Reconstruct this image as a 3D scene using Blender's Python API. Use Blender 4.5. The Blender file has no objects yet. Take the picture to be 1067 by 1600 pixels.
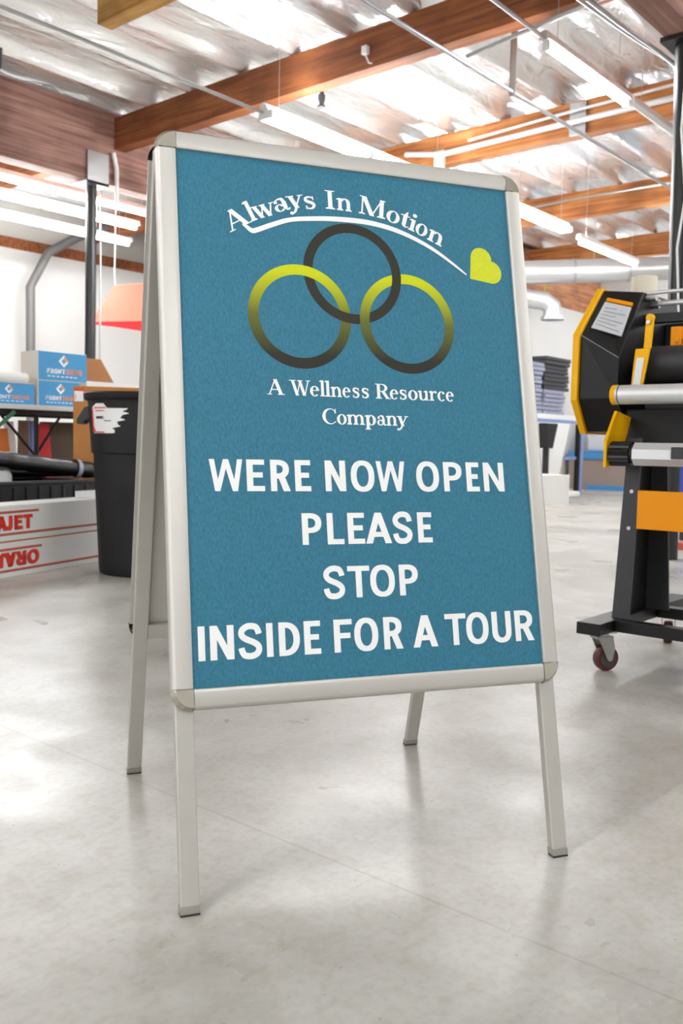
import bpy, bmesh, math, random
from mathutils import Vector, Matrix
random.seed(7)
C = bpy.context.scene.collection
PI = math.pi

# ---------------------------------------------------------------- camera, world, exposure
cam_d = bpy.data.cameras.new('camera'); cam = bpy.data.objects.new('camera', cam_d); C.objects.link(cam)
_r = Vector((0.64696629, -0.76226234, 0.01976714)); _u = Vector((0.04290177, 0.06227061, 0.99713681))
_f = Vector((0.76131075, 0.64426586, -0.07298939))
_m = Matrix((_r, _u, -_f)).transposed().to_4x4(); _m.translation = (-1.2285702, -1.05119102, 0.67203608)
cam.matrix_world = _m
cam_d.sensor_fit = 'VERTICAL'; cam_d.sensor_height = 36.0; cam_d.lens = 36.0 * 1433.09 / 1600
cam_d.clip_start = 0.02; cam_d.clip_end = 100
cam_d.dof.use_dof = True; cam_d.dof.focus_distance = 1.62; cam_d.dof.aperture_fstop = 8.0
S = bpy.context.scene
S.camera = cam
S.view_settings.view_transform = 'Standard'; S.view_settings.look = 'None'
S.view_settings.exposure = 0.36; S.view_settings.gamma = 1.0; S.view_settings.use_curve_mapping = False
S.render.engine = 'CYCLES'
S.cycles.use_denoising = True
S.cycles.max_bounces = 8; S.cycles.diffuse_bounces = 5; S.cycles.glossy_bounces = 4
S.cycles.sample_clamp_indirect = 8.0; S.cycles.caustics_reflective = False; S.cycles.caustics_refractive = False
W = bpy.data.worlds.new('world'); S.world = W; W.use_nodes = True
W.node_tree.nodes['Background'].inputs[0].default_value = (0.96, 0.98, 1.0, 1)
W.node_tree.nodes['Background'].inputs[1].default_value = 1.6        # white light let in by an opening added behind the camera
TUBE = 100.0                                                          # radiance of the fluorescent tubes

# ---------------------------------------------------------------- materials
def srgb(r, g, b):
    f = lambda c: (c/255/12.92) if c/255 <= 0.04045 else ((c/255+0.055)/1.055)**2.4
    return (f(r), f(g), f(b), 1)
def mat(name, col, rough=0.5, metal=0.0, emit=0, var=0.0, vscale=8.0, bump=0.0, bscale=60.0, stretch=None, spec=0.5, coat=0.0):
    m = bpy.data.materials.new(name); m.use_nodes = True
    nt = m.node_tree; b = nt.nodes['Principled BSDF']
    c = srgb(*col) if len(col) == 3 else col
    b.inputs['Base Color'].default_value = c
    b.inputs['Roughness'].default_value = rough; b.inputs['Metallic'].default_value = metal
    b.inputs['Specular IOR Level'].default_value = spec
    b.inputs['Coat Weight'].default_value = coat
    if emit:
        b.inputs['Emission Color'].default_value = c; b.inputs['Emission Strength'].default_value = emit
    tc = nt.nodes.new('ShaderNodeTexCoord'); mp = nt.nodes.new('ShaderNodeMapping')
    nt.links.new(tc.outputs['Object'], mp.inputs['Vector'])
    if stretch: mp.inputs['Scale'].default_value = stretch
    if var:
        n = nt.nodes.new('ShaderNodeTexNoise'); n.inputs['Scale'].default_value = vscale; n.inputs['Detail'].default_value = 6
        nt.links.new(mp.outputs['Vector'], n.inputs['Vector'])
        rmp = nt.nodes.new('ShaderNodeMapRange'); rmp.inputs[1].default_value = 0.3; rmp.inputs[2].default_value = 0.7
        rmp.inputs[3].default_value = 1-var; rmp.inputs[4].default_value = 1+var*0.6
        nt.links.new(n.outputs['Fac'], rmp.inputs[0])
        mul = nt.nodes.new('ShaderNodeVectorMath'); mul.operation = 'SCALE'
        mul.inputs[0].default_value = c[:3]
        nt.links.new(rmp.outputs[0], mul.inputs['Scale'])
        nt.links.new(mul.outputs['Vector'], b.inputs['Base Color'])
    if bump:
        n2 = nt.nodes.new('ShaderNodeTexNoise'); n2.inputs['Scale'].default_value = bscale; n2.inputs['Detail'].default_value = 4
        nt.links.new(mp.outputs['Vector'], n2.inputs['Vector'])
        bp = nt.nodes.new('ShaderNodeBump'); bp.inputs['Strength'].default_value = bump; bp.inputs['Distance'].default_value = 0.01
        nt.links.new(n2.outputs['Fac'], bp.inputs['Height']); nt.links.new(bp.outputs['Normal'], b.inputs['Normal'])
    return m

def concrete():
    m = bpy.data.materials.new('polished_concrete'); m.use_nodes = True
    nt = m.node_tree; L = nt.links; b = nt.nodes['Principled BSDF']
    tc = nt.nodes.new('ShaderNodeTexCoord')
    def noise(s, d, dist=0.0):
        n = nt.nodes.new('ShaderNodeTexNoise'); n.inputs['Scale'].default_value = s; n.inputs['Detail'].default_value = d
        n.inputs['Distortion'].default_value = dist; L.new(tc.outputs['Object'], n.inputs['Vector']); return n.outputs['Fac']
    def ramp(f, p0, c0, p1, c1):
        r = nt.nodes.new('ShaderNodeValToRGB'); e = r.color_ramp.elements
        e[0].position = p0; e[0].color = c0; e[1].position = p1; e[1].color = c1; L.new(f, r.inputs[0]); return r.outputs[0]
    def mix(t, f, a, b_):
        x = nt.nodes.new('ShaderNodeMixRGB'); x.blend_type = t; x.inputs[0].default_value = f
        L.new(a, x.inputs[1]); L.new(b_, x.inputs[2]); return x.outputs[0]
    base = ramp(noise(1.3, 8, 0.4), 0.36, srgb(176, 173, 165), 0.66, srgb(208, 206, 200))
    blot = ramp(noise(5.5, 10, 0.4), 0.30, (0.80, 0.785, 0.76, 1), 0.64, (1, 1, 1, 1))
    fine = ramp(noise(70, 6), 0.30, (0.86, 0.86, 0.85, 1), 0.55, (1, 1, 1, 1))
    rust = ramp(noise(24, 8, 0.5), 0.48, (1, 1, 1, 1), 0.72, (0.90, 0.87, 0.80, 1))
    # scattered pits and specks
    vo = nt.nodes.new('ShaderNodeTexVoronoi'); vo.inputs['Scale'].default_value = 23; L.new(tc.outputs['Object'], vo.inputs['Vector'])
    pit = ramp(vo.outputs['Distance'], 0.03, (0.55, 0.53, 0.5, 1), 0.06, (1, 1, 1, 1))
    # sparse scratches
    mp = nt.nodes.new('ShaderNodeMapping'); mp.inputs['Scale'].default_value = (2.2, 26, 1); mp.inputs['Rotation'].default_value = (0, 0, 0.9)
    L.new(tc.outputs['Object'], mp.inputs['Vector'])
    ns = nt.nodes.new('ShaderNodeTexNoise'); ns.inputs['Scale'].default_value = 3; ns.inputs['Detail'].default_value = 3
    L.new(mp.outputs[0], ns.inputs['Vector'])
    scr = ramp(ns.outputs['Fac'], 0.2, (0.93, 0.925, 0.915, 1), 0.5, (1, 1, 1, 1))
    col = mix('MULTIPLY', 0.8, base, blot); col = mix('MULTIPLY', 0.8, col, fine); col = mix('MULTIPLY', 0.8, col, rust)
    col = mix('MULTIPLY', 0.7, col, pit); col = mix('MULTIPLY', 0.7, col, scr)
    # saw-cut control joint, then a dark line painted along a shading boundary
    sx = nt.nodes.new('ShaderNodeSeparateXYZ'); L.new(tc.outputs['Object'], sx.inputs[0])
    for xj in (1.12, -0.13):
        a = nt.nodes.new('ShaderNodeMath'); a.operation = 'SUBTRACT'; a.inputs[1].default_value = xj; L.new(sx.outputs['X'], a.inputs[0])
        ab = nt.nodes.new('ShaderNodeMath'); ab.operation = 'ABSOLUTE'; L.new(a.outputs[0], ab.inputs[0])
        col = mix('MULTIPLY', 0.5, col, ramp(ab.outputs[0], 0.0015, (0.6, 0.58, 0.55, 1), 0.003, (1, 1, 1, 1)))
    L.new(col, b.inputs['Base Color'])
    rr = nt.nodes.new('ShaderNodeMapRange'); rr.inputs[1].default_value = 0.3; rr.inputs[2].default_value = 0.7
    rr.inputs[3].default_value = 0.25; rr.inputs[4].default_value = 0.45
    L.new(noise(3.1, 7, 0.6), rr.inputs[0]); L.new(rr.outputs[0], b.inputs['Roughness'])
    bp = nt.nodes.new('ShaderNodeBump'); bp.inputs['Strength'].default_value = 0.12; bp.inputs['Distance'].default_value = 0.004
    L.new(noise(45, 8), bp.inputs['Height']); L.new(bp.outputs['Normal'], b.inputs['Normal'])
    return m

def wood(name, c0, c1, axis='y', scale=1.0):
    m = bpy.data.materials.new(name); m.use_nodes = True
    nt = m.node_tree; L = nt.links; b = nt.nodes['Principled BSDF']
    tc = nt.nodes.new('ShaderNodeTexCoord'); mp = nt.nodes.new('ShaderNodeMapping')
    mp.inputs['Scale'].default_value = {'y': (14, 0.7, 14), 'x': (0.7, 14, 14), 'z': (9, 9, 0.7)}[axis]
    L.new(tc.outputs['Object'], mp.inputs['Vector'])
    n = nt.nodes.new('ShaderNodeTexNoise'); n.inputs['Scale'].default_value = 1.6*scale; n.inputs['Detail'].default_value = 7
    n.inputs['Distortion'].default_value = 0.8; L.new(mp.outputs[0], n.inputs['Vector'])
    r = nt.nodes.new('ShaderNodeValToRGB'); e = r.color_ramp.elements
    e[0].position = 0.32; e[0].color = srgb(*c0); e[1].position = 0.66; e[1].color = srgb(*c1)
    L.new(n.outputs['Fac'], r.inputs[0])
    n2 = nt.nodes.new('ShaderNodeTexNoise'); n2.inputs['Scale'].default_value = 2.4; L.new(tc.outputs['Object'], n2.inputs['Vector'])
    r2 = nt.nodes.new('ShaderNodeValToRGB'); e = r2.color_ramp.elements
    e[0].position = 0.34; e[0].color = (0.55, 0.5, 0.47, 1); e[1].position = 0.55; e[1].color = (1, 1, 1, 1)
    L.new(n2.outputs['Fac'], r2.inputs[0])
    mx = nt.nodes.new('ShaderNodeMixRGB'); mx.blend_type = 'MULTIPLY'; mx.inputs[0].default_value = 0.7
    L.new(r.outputs[0], mx.inputs[1]); L.new(r2.outputs[0], mx.inputs[2]); L.new(mx.outputs[0], b.inputs['Base Color'])
    b.inputs['Roughness'].default_value = 0.7
    return m

def foil():
    m = bpy.data.materials.new('foil_insulation'); m.use_nodes = True
    nt = m.node_tree; L = nt.links; b = nt.nodes['Principled BSDF']
    b.inputs['Base Color'].default_value = (0.95, 0.95, 0.95, 1); b.inputs['Metallic'].default_value = 0.68
    b.inputs['Roughness'].default_value = 0.25
    tc = nt.nodes.new('ShaderNodeTexCoord')
    def nz(scale, detail, dist, kind, stretch):
        mp = nt.nodes.new('ShaderNodeMapping'); mp.inputs['Scale'].default_value = stretch; mp.inputs['Rotation'].default_value = (0, 0, 0.5)
        L.new(tc.outputs['Object'], mp.inputs['Vector'])
        n = nt.nodes.new('ShaderNodeTexNoise'); n.noise_type = kind; n.inputs['Scale'].default_value = scale
        n.inputs['Detail'].default_value = detail; n.inputs['Distortion'].default_value = dist; L.new(mp.outputs[0], n.inputs['Vector']); return n.outputs['Fac']
    prev = None
    for f, st, di in ((nz(1.5, 2.0, 0.7, 'RIDGED_MULTIFRACTAL', (0.7, 1.6, 1)), 0.28, 0.05), (nz(3.0, 3.5, 1.4, 'FBM', (0.7, 2.4, 1)), 0.55, 0.06)):
        bp = nt.nodes.new('ShaderNodeBump'); bp.inputs['Strength'].default_value = st; bp.inputs['Distance'].default_value = di
        L.new(f, bp.inputs['Height'])
        if prev: L.new(prev, bp.inputs['Normal'])
        prev = bp.outputs['Normal']
    L.new(prev, b.inputs['Normal'])
    return m

def poster_mat():
    m = bpy.data.materials.new('printed_teal'); m.use_nodes = True
    nt = m.node_tree; L = nt.links; b = nt.nodes['Principled BSDF']
    tc = nt.nodes.new('ShaderNodeTexCoord'); mp = nt.nodes.new('ShaderNodeMapping'); mp.inputs['Scale'].default_value = (1, 1, 0.45)
    L.new(tc.outputs['Object'], mp.inputs['Vector'])
    n = nt.nodes.new('ShaderNodeTexNoise'); n.inputs['Scale'].default_value = 330; n.inputs['Detail'].default_value = 3
    L.new(mp.outputs[0], n.inputs['Vector'])
    r = nt.nodes.new('ShaderNodeValToRGB'); e = r.color_ramp.elements
    e[0].position = 0.30; e[0].color = srgb(45, 111, 126); e[1].position = 0.70; e[1].color = srgb(61, 126, 158)
    L.new(n.outputs['Fac'], r.inputs[0]); L.new(r.outputs[0], b.inputs['Base Color'])
    b.inputs['Roughness'].default_value = 0.5; b.inputs['Specular IOR Level'].default_value = 0.25
    return m

def ring_grad(z0, z1):
    m = bpy.data.materials.new('lime_to_olive_print'); m.use_nodes = True
    nt = m.node_tree; L = nt.links; b = nt.nodes['Principled BSDF']
    tc = nt.nodes.new('ShaderNodeTexCoord'); sx = nt.nodes.new('ShaderNodeSeparateXYZ'); L.new(tc.outputs['Object'], sx.inputs[0])
    mr = nt.nodes.new('ShaderNodeMapRange'); mr.inputs[1].default_value = z0; mr.inputs[2].default_value = z1
    L.new(sx.outputs['Z'], mr.inputs[0])
    r = nt.nodes.new('ShaderNodeValToRGB'); e = r.color_ramp.elements
    e[0].position = 0.12; e[0].color = srgb(46, 46, 39); e[1].position = 0.92; e[1].color = srgb(208, 216, 30)
    x = e.new(0.5); x.color = srgb(104, 110, 46)
    L.new(mr.outputs[0], r.inputs[0]); L.new(r.outputs[0], b.inputs['Base Color']); b.inputs['Roughness'].default_value = 0.5; b.inputs['Specular IOR Level'].default_value = 0.2
    return m

M = dict(
    concrete=concrete(), foil=foil(), poster=poster_mat(),
    joist=wood('douglas_fir', (112, 60, 30), (164, 98, 54), 'y'), joist_lit=wood('lit_fir', (168, 96, 46), (220, 150, 88), 'y'), joist_light=wood('new_yellow_lumber', (196, 138, 66), (232, 184, 110), 'y'),  # lighter fir copy for the far joists, brightness of nearby lights in its colour
    girder=wood('reddish_girder', (122, 82, 70), (178, 136, 122), 'x'), plywood=wood('plywood', (168, 106, 72), (206, 150, 112), 'x'),
    white_wall=mat('white_wall_paint', (216, 215, 212), 0.8, var=0.03, vscale=1.2),
    alu=mat('satin_anodised_aluminium', (202, 199, 193), 0.42, 0.5),
    alu_leg=mat('satin_aluminium_tube', (196, 193, 186), 0.45, 0.5, var=0.03, vscale=30),
    chrome=mat('polished_chrome', (196, 192, 178), 0.10, 1.0), back_sheet=mat('grey_backing_sheet', (196, 193, 186), 0.6, 0.2),
    foot_cap=mat('grey_plastic_foot', (150, 145, 136), 0.5), rubber=mat('dark_rubber', (48, 46, 43), 0.7),
    ink_white=mat('white_ink', (252, 252, 251), 0.45), ink_dark=mat('charcoal_ink', (50, 49, 41), 0.5, spec=0.2), ink_lime=mat('lime_ink', (214, 222, 18), 0.45, var=0.06, vscale=200),
    black=mat('black_powder_coat', (15, 15, 16), 0.42, spec=0.35, var=0.08, vscale=40), black_gloss=mat('black_gloss', (10, 10, 11), 0.2),
    black_soft=mat('dark_interior_black', (11, 11, 12), 0.6), charcoal=mat('charcoal_steel', (44, 44, 46), 0.45),
    yellow=mat('machine_yellow', (255, 188, 0), 0.45, spec=0.3), orange=mat('machine_orange', (255, 160, 0), 0.45, spec=0.3),
    silver=mat('brushed_aluminium_roller', (226, 226, 226), 0.36, 0.4), steel=mat('zinc_steel', (188, 188, 184), 0.35, 0.85, var=0.08, vscale=50),
    roller=mat('black_rubber_roller', (38, 38, 40), 0.5), maroon=mat('maroon_polyurethane', (104, 34, 38), 0.4), hub=mat('grey_hub', (74, 70, 66), 0.4),
    sticker=mat('grey_white_sticker', (214, 215, 218), 0.5, var=0.06, vscale=60), greyink=mat('grey_print', (150, 152, 156), 0.6),
    can=mat('black_trash_plastic', (26, 26, 27), 0.6, spec=0.3, var=0.4, vscale=7, stretch=(1, 1, 0.5), bump=0.05, bscale=30),
    red=mat('red_ink', (224, 52, 34), 0.5), redline=mat('dull_red_ink', (196, 92, 74), 0.5), darkline=mat('dark_outline_ink', (92, 34, 30), 0.5),
    carton_white=mat('white_carton', (228, 227, 224), 0.6, var=0.03, vscale=4), carton_blue=mat('blue_carton', (66, 154, 208), 0.5, var=0.05, vscale=5),
    cardboard=mat('brown_cardboard', (186, 126, 66), 0.75, var=0.08, vscale=6), cardboard_dark=mat('dark_kraft_board', (150, 100, 56), 0.8, var=0.08, vscale=6),  # second board colour is a darker brown for the leaning sheet
    orange_ink=mat('orange_ink', (236, 150, 90), 0.5), paper=mat('white_paper', (238, 238, 236), 0.6), cream=mat('cream_paper', (238, 230, 206), 0.6),
    table=mat('grey_table_laminate', (214, 214, 212), 0.45), wrap=mat('black_stretch_film', (22, 22, 24), 0.28, bump=0.4, bscale=9, stretch=(1, 4, 4)),
    bin=mat('black_storage_plastic', (15, 15, 16), 0.45), greytape=mat('clear_tape', (170, 176, 190), 0.3),
    pipe_grey=mat('grey_painted_pipe', (104, 103, 102), 0.5, var=0.06, vscale=12), pole_black=mat('black_column_paint', (20, 20, 21), 0.35, var=0.2, vscale=10),
    galv=mat('galvanised_conduit', (190, 192, 194), 0.32, 0.85), galv_duct=mat('galvanised_duct', (212, 213, 214), 0.34, 0.8, bump=0.25, bscale=30, stretch=(1, 0.2, 1)),
    white_enamel=mat('white_enamel', (238, 238, 236), 0.4), tube=mat('lit_fluorescent_tube', (0.98, 0.99, 1.0, 1), 0.4, emit=TUBE),
    canopy_top=mat('peach_fabric', (206, 112, 92), 0.8), canopy_red=mat('red_fabric', (196, 20, 24), 0.7),
    green=mat('dark_green_enamel', (44, 104, 72), 0.4), brown_dark=mat('dark_brown_panel', (84, 68, 56), 0.7), orange_sheet=mat('orange_foam_sheet', (226, 128, 62), 0.7),
    red_sheet=mat('red_sheet', (196, 34, 40), 0.6), blue_sheet=mat('periwinkle_sheet', (120, 136, 196), 0.6), cloth=mat('brown_cloth', (140, 110, 92), 0.9, var=0.3, vscale=14),
    tray_grey=mat('blue_grey_board', (150, 154, 174), 0.6, var=0.06, vscale=10), tray_black=mat('black_board', (46, 46, 50), 0.6),
    blue_frame=mat('periwinkle_steel', (134, 148, 196), 0.45), blue_unit=mat('royal_blue_enamel', (58, 76, 176), 0.45), panel_taupe=mat('taupe_panel', (164, 148, 140), 0.7, var=0.05, vscale=3),
    blue_edge=mat('sky_blue_edge', (72, 150, 214), 0.5), mustard=mat('mustard_carton', (222, 176, 60), 0.7), lens=mat('clear_plastic_wrap', (220, 222, 226), 0.2, spec=0.8),
    hose=mat('yellow_green_cord', (214, 218, 60), 0.5),
)

# ---------------------------------------------------------------- builders
LOC = {}
def tag(o, label=None, cat=None, group=None, kind=None):
    if label: o['label'] = label
    if cat: o['category'] = cat
    if group: o['group'] = group
    if kind: o['kind'] = kind
    return o
def thing(name, label, cat, loc=(0, 0, 0), rotz=0.0, group=None):
    o = bpy.data.objects.new(name, None); C.objects.link(o); o.empty_display_size = 0.05
    o.location = loc; o.rotation_euler = (0, 0, rotz); LOC[o.name] = Matrix.Translation(loc) @ Matrix.Rotation(rotz, 4, 'Z')
    return tag(o, label, cat, group)

class MB:
    def __init__(s): s.bm = bmesh.new()
    def v(s, p): return s.bm.verts.new(p)
    def face(s, pts):
        try: return s.bm.faces.new([s.bm.verts.new(p) for p in pts])
        except ValueError: return None
    def box(s, x0, y0, z0, x1, y1, z1, mtx=None):
        P = [Vector((x, y, z)) for z in (z0, z1) for y in (y0, y1) for x in (x0, x1)]
        if mtx: P = [mtx @ p for p in P]
        v = [s.bm.verts.new(p) for p in P]
        for f in ((0, 2, 3, 1), (4, 5, 7, 6), (0, 1, 5, 4), (2, 6, 7, 3), (0, 4, 6, 2), (1, 3, 7, 5)): s.bm.faces.new([v[i] for i in f])
        return s
    def hexa(s, P):
        v = [s.bm.verts.new(p) for p in P]
        for f in ((0, 3, 2, 1), (4, 5, 6, 7), (0, 1, 5, 4), (1, 2, 6, 5), (2, 3, 7, 6), (3, 0, 4, 7)): s.bm.faces.new([v[i] for i in f])
        return s
    def prism(s, poly, vec):
        a = [s.bm.verts.new(p) for p in poly]; b = [s.bm.verts.new(Vector(p)+Vector(vec)) for p in poly]
        s.bm.faces.new(a); s.bm.faces.new(b[::-1]); n = len(a)
        for i in range(n): s.bm.faces.new((a[i], b[i], b[(i+1) % n], a[(i+1) % n]))
        return s
    def tube(s, pts, r, n=12, cap=True, phase=0.0):
        pts = [Vector(p) for p in pts]; rings = []
        rs = r if isinstance(r, (list, tuple)) else [r]*len(pts)
        a = None
        for i, p in enumerate(pts):
            d = (pts[min(i+1, len(pts)-1)] - pts[max(i-1, 0)]).normalized()
            if a is None: a = d.cross(Vector((0, 0, 1)) if abs(d.z) < 0.95 else Vector((1, 0, 0))).normalized()
            else: a = (a - d*a.dot(d)).normalized()
            b = d.cross(a)
            rings.append([s.bm.verts.new(p + (a*math.cos(t) + b*math.sin(t))*rs[i]) for t in [2*PI*k/n+phase for k in range(n)]])
        for A, B in zip(rings, rings[1:]):
            for k in range(n): s.bm.faces.new((A[k], A[(k+1) % n], B[(k+1) % n], B[k]))
        if cap: s.bm.faces.new(rings[0]); s.bm.faces.new(rings[-1][::-1])
        return s
    def lathe(s, prof, c=(0, 0, 0), n=40, rfun=None):
        rings = []
        for r, z in prof:
            rings.append([s.bm.verts.new((c[0]+(r*(rfun(t, z) if rfun else 1))*math.cos(t), c[1]+(r*(rfun(t, z) if rfun else 1))*math.sin(t), c[2]+z)) for t in [2*PI*k/n for k in range(n)]])
        for A, B in zip(rings, rings[1:]):
            for k in range(n): s.bm.faces.new((A[k], A[(k+1) % n], B[(k+1) % n], B[k]))
        s.bm.faces.new(rings[0][::-1])
        return s
    def strip(s, A, B):
        a = [s.bm.verts.new(p) for p in A]; b = [s.bm.verts.new(p) for p in B]
        for i in range(len(a)-1): s.bm.faces.new((a[i], a[i+1], b[i+1], b[i]))
        return s
    def build(s, name, m, parent=None, bevel=0.0, smooth=False, world=True, seg=2, recalc=True):
        if recalc: bmesh.ops.recalc_face_normals(s.bm, faces=s.bm.faces[:])
        me = bpy.data.meshes.new(name)
        if parent is not None and world:
            s.bm.transform(LOC[parent.name].inverted())
        s.bm.to_mesh(me); s.bm.free()
        if isinstance(m, (list, tuple)):
            for x in m: me.materials.append(x)
        else: me.materials.append(m)
        if smooth:
            for p in me.polygons: p.use_smooth = True
        o = bpy.data.objects.new(name, me); C.objects.link(o)
        if parent is not None:
            o.parent = parent; LOC[o.name] = LOC[parent.name]
        if bevel:
            b = o.modifiers.new('edge', 'BEVEL'); b.width = bevel; b.segments = seg; b.limit_method = 'ANGLE'; b.angle_limit = 0.6
        if smooth:
            try:
                e = o.modifiers.new('split', 'EDGE_SPLIT'); e.split_angle = 0.7
            except Exception: pass
        return o
def struct(name, mb, m, label=None, **k):
    o = mb.build(name, m, **k); o['kind'] = 'structure'
    if label: o['label'] = label
    return o
def copy_tree(o, parent=None):
    c = o.copy(); C.objects.link(c)
    if parent is not None: c.parent = parent
    for ch in list(o.children): copy_tree(ch, c)
    return c

# ---------------------------------------------------------------- lettering outlines (unit cap height, y up)
def catmull(pts, n=6):
    out = []; P = [pts[0]] + list(pts) + [pts[-1]]
    for i in range(1, len(P)-2):
        p0, p1, p2, p3 = P[i-1], P[i], P[i+1], P[i+2]
        for k in range(n):
            t = k/n
            out.append(tuple(0.5*((2*b)+(-a+c)*t+(2*a-5*b+4*c-d)*t*t+(-a+3*b-3*c+d)*t**3) for a, b, c, d in zip(p0, p1, p2, p3)))
    out.append(tuple(pts[-1])); return out
def stroke(pts, w):                                   # ribbon of variable width along a polyline -> quads
    n = len(pts); ws = w if isinstance(w, (list, tuple)) else [w]*n; L, R = [], []
    for i, (x, y) in enumerate(pts):
        ax, ay = pts[max(i-1, 0)]; bx, by = pts[min(i+1, n-1)]; dx, dy = bx-ax, by-ay; l = math.hypot(dx, dy) or 1
        nx, ny = -dy/l, dx/l; h = ws[i]/2
        L.append((x+nx*h, y+ny*h)); R.append((x-nx*h, y-ny*h))
    return [[L[i], L[i+1], R[i+1], R[i]] for i in range(n-1)]
def band(A, B): return [[A[i], A[i+1], B[i+1], B[i]] for i in range(len(A)-1)]
def rect(x0, y0, x1, y1): return [(x0, y0), (x1, y0), (x1, y1), (x0, y1)]
def sell(cx, cy, rx, ry, a0, a1, n=28, p=2.0):
    out = []
    for k in range(n+1):
        a = math.radians(a0+(a1-a0)*k/n); c, s_ = math.cos(a), math.sin(a)
        out.append((cx+rx*math.copysign(abs(c)**(2/p), c), cy+ry*math.copysign(abs(s_)**(2/p), s_)))
    return out
def para(xb, xt, w, y0=0.0, y1=1.0): return [(xb, y0), (xb+w, y0), (xt+w, y1), (xt, y1)]
def bowl(x0, x1, y0, y1, t, h, p=2.3):
    rx = min((x1-x0)*0.72, (y1-y0)*0.62); ym = (y0+y1)/2; ry = (y1-y0)/2
    o = [(x0, y1)] + sell(x1-rx, ym, rx, ry, 90, -90, 20, p) + [(x0, y0)]
    i = [(x0, y1-h)] + sell(x1-rx, ym, rx-t, ry-h, 90, -90, 20, p) + [(x0, y0+h)]
    return band(o, i)
def sans(ch, w, t=0.205, h=0.165):
    D = t*1.12
    if ch == 'E': return [rect(0, 0, t, 1), rect(0, 0, w, h), rect(0, .43, w*.9, .43+h), rect(0, 1-h, w, 1)]
    if ch == 'F': return [rect(0, 0, t, 1), rect(0, .42, w*.9, .42+h), rect(0, 1-h, w, 1)]
    if ch == 'L': return [rect(0, 0, t, 1), rect(0, 0, w, h)]
    if ch == 'T': return [rect(w/2-t/2, 0, w/2+t/2, 1), rect(0, 1-h, w, 1)]
    if ch == 'I': return [rect(0, 0, w, 1)]
    if ch == 'N': return [rect(0, 0, t, 1), rect(w-t, 0, w, 1), para(w-t*1.05, 0, t*1.05)]
    if ch == 'W':
        q = w/4; s_ = t*0.80
        return [para(q*0.95-s_/2, 0, s_), para(q*0.95-s_/2, w/2-s_/2, s_), para(3.05*q-s_/2, w/2-s_/2, s_), para(3.05*q-s_/2, w-s_, s_)]
    if ch == 'A': return [para(0, w/2-D/2, D), para(w-D, w/2-D/2, D), rect(w*.2, .21, w*.8, .21+h)]
    if ch == 'V': return [para(w/2-D/2, 0, D), para(w/2-D/2, w-D, D)]
    if ch == 'O': return band(sell(w/2, .5, w/2, .515, 0, 360, 44, 2.35), sell(w/2, .5, w/2-t, .515-h, 0, 360, 44, 2.2))
    if ch == 'C': return band(sell(w/2, .5, w/2, .515, 40, 320, 36, 2.35), sell(w/2, .5, w/2-t, .515-h, 40, 320, 36, 2.2))
    if ch == 'G': return band(sell(w/2, .5, w/2, .515, 40, 330, 36, 2.35), sell(w/2, .5, w/2-t, .515-h, 40, 330, 36, 2.2)) + [rect(w-t, .1, w, .53), rect(w*.52, .53-h, w, .53)]
    if ch == 'U': return [rect(0, .33, t, 1), rect(w-t, .33, w, 1)] + band(sell(w/2, .34, w/2, .355, 180, 360, 24, 2.2), sell(w/2, .34, w/2-t, .355-h, 180, 360, 24, 2.1))
    if ch == 'P': return [rect(0, 0, t, 1)] + bowl(0, w, .37, 1, t, h)
    if ch == 'D': return [rect(0, 0, t, 1)] + bowl(0, w, 0, 1, t, h)
    if ch == 'R': return [rect(0, 0, t, 1)] + bowl(0, w*.96, .40, 1, t, h) + [para(w-D*.98, w*.38, D, 0, .45)]
    if ch == 'J': return [rect(w-t, .3, w, 1)] + band(sell(w/2, .32, w/2, .335, 190, 360, 20, 2.2), sell(w/2, .32, w/2-t, .335-h, 190, 360, 20, 2.1))
    if ch == 'S':
        a, b = t*.48, w-t*.48
        P = [(b, .70), (b*.96, .80), (w*.72, .915), (w*.42, .935), (a+.05*w, .83), (a+.02*w, .69), (w*.30, .575), (w*.68, .445), (b-.01, .32), (b-.05*w, .16), (w*.60, .067), (w*.30, .08), (a+.04*w, .19), (a, .31)]
        return stroke(catmull(P, 5), h*1.12)
    return []
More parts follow.
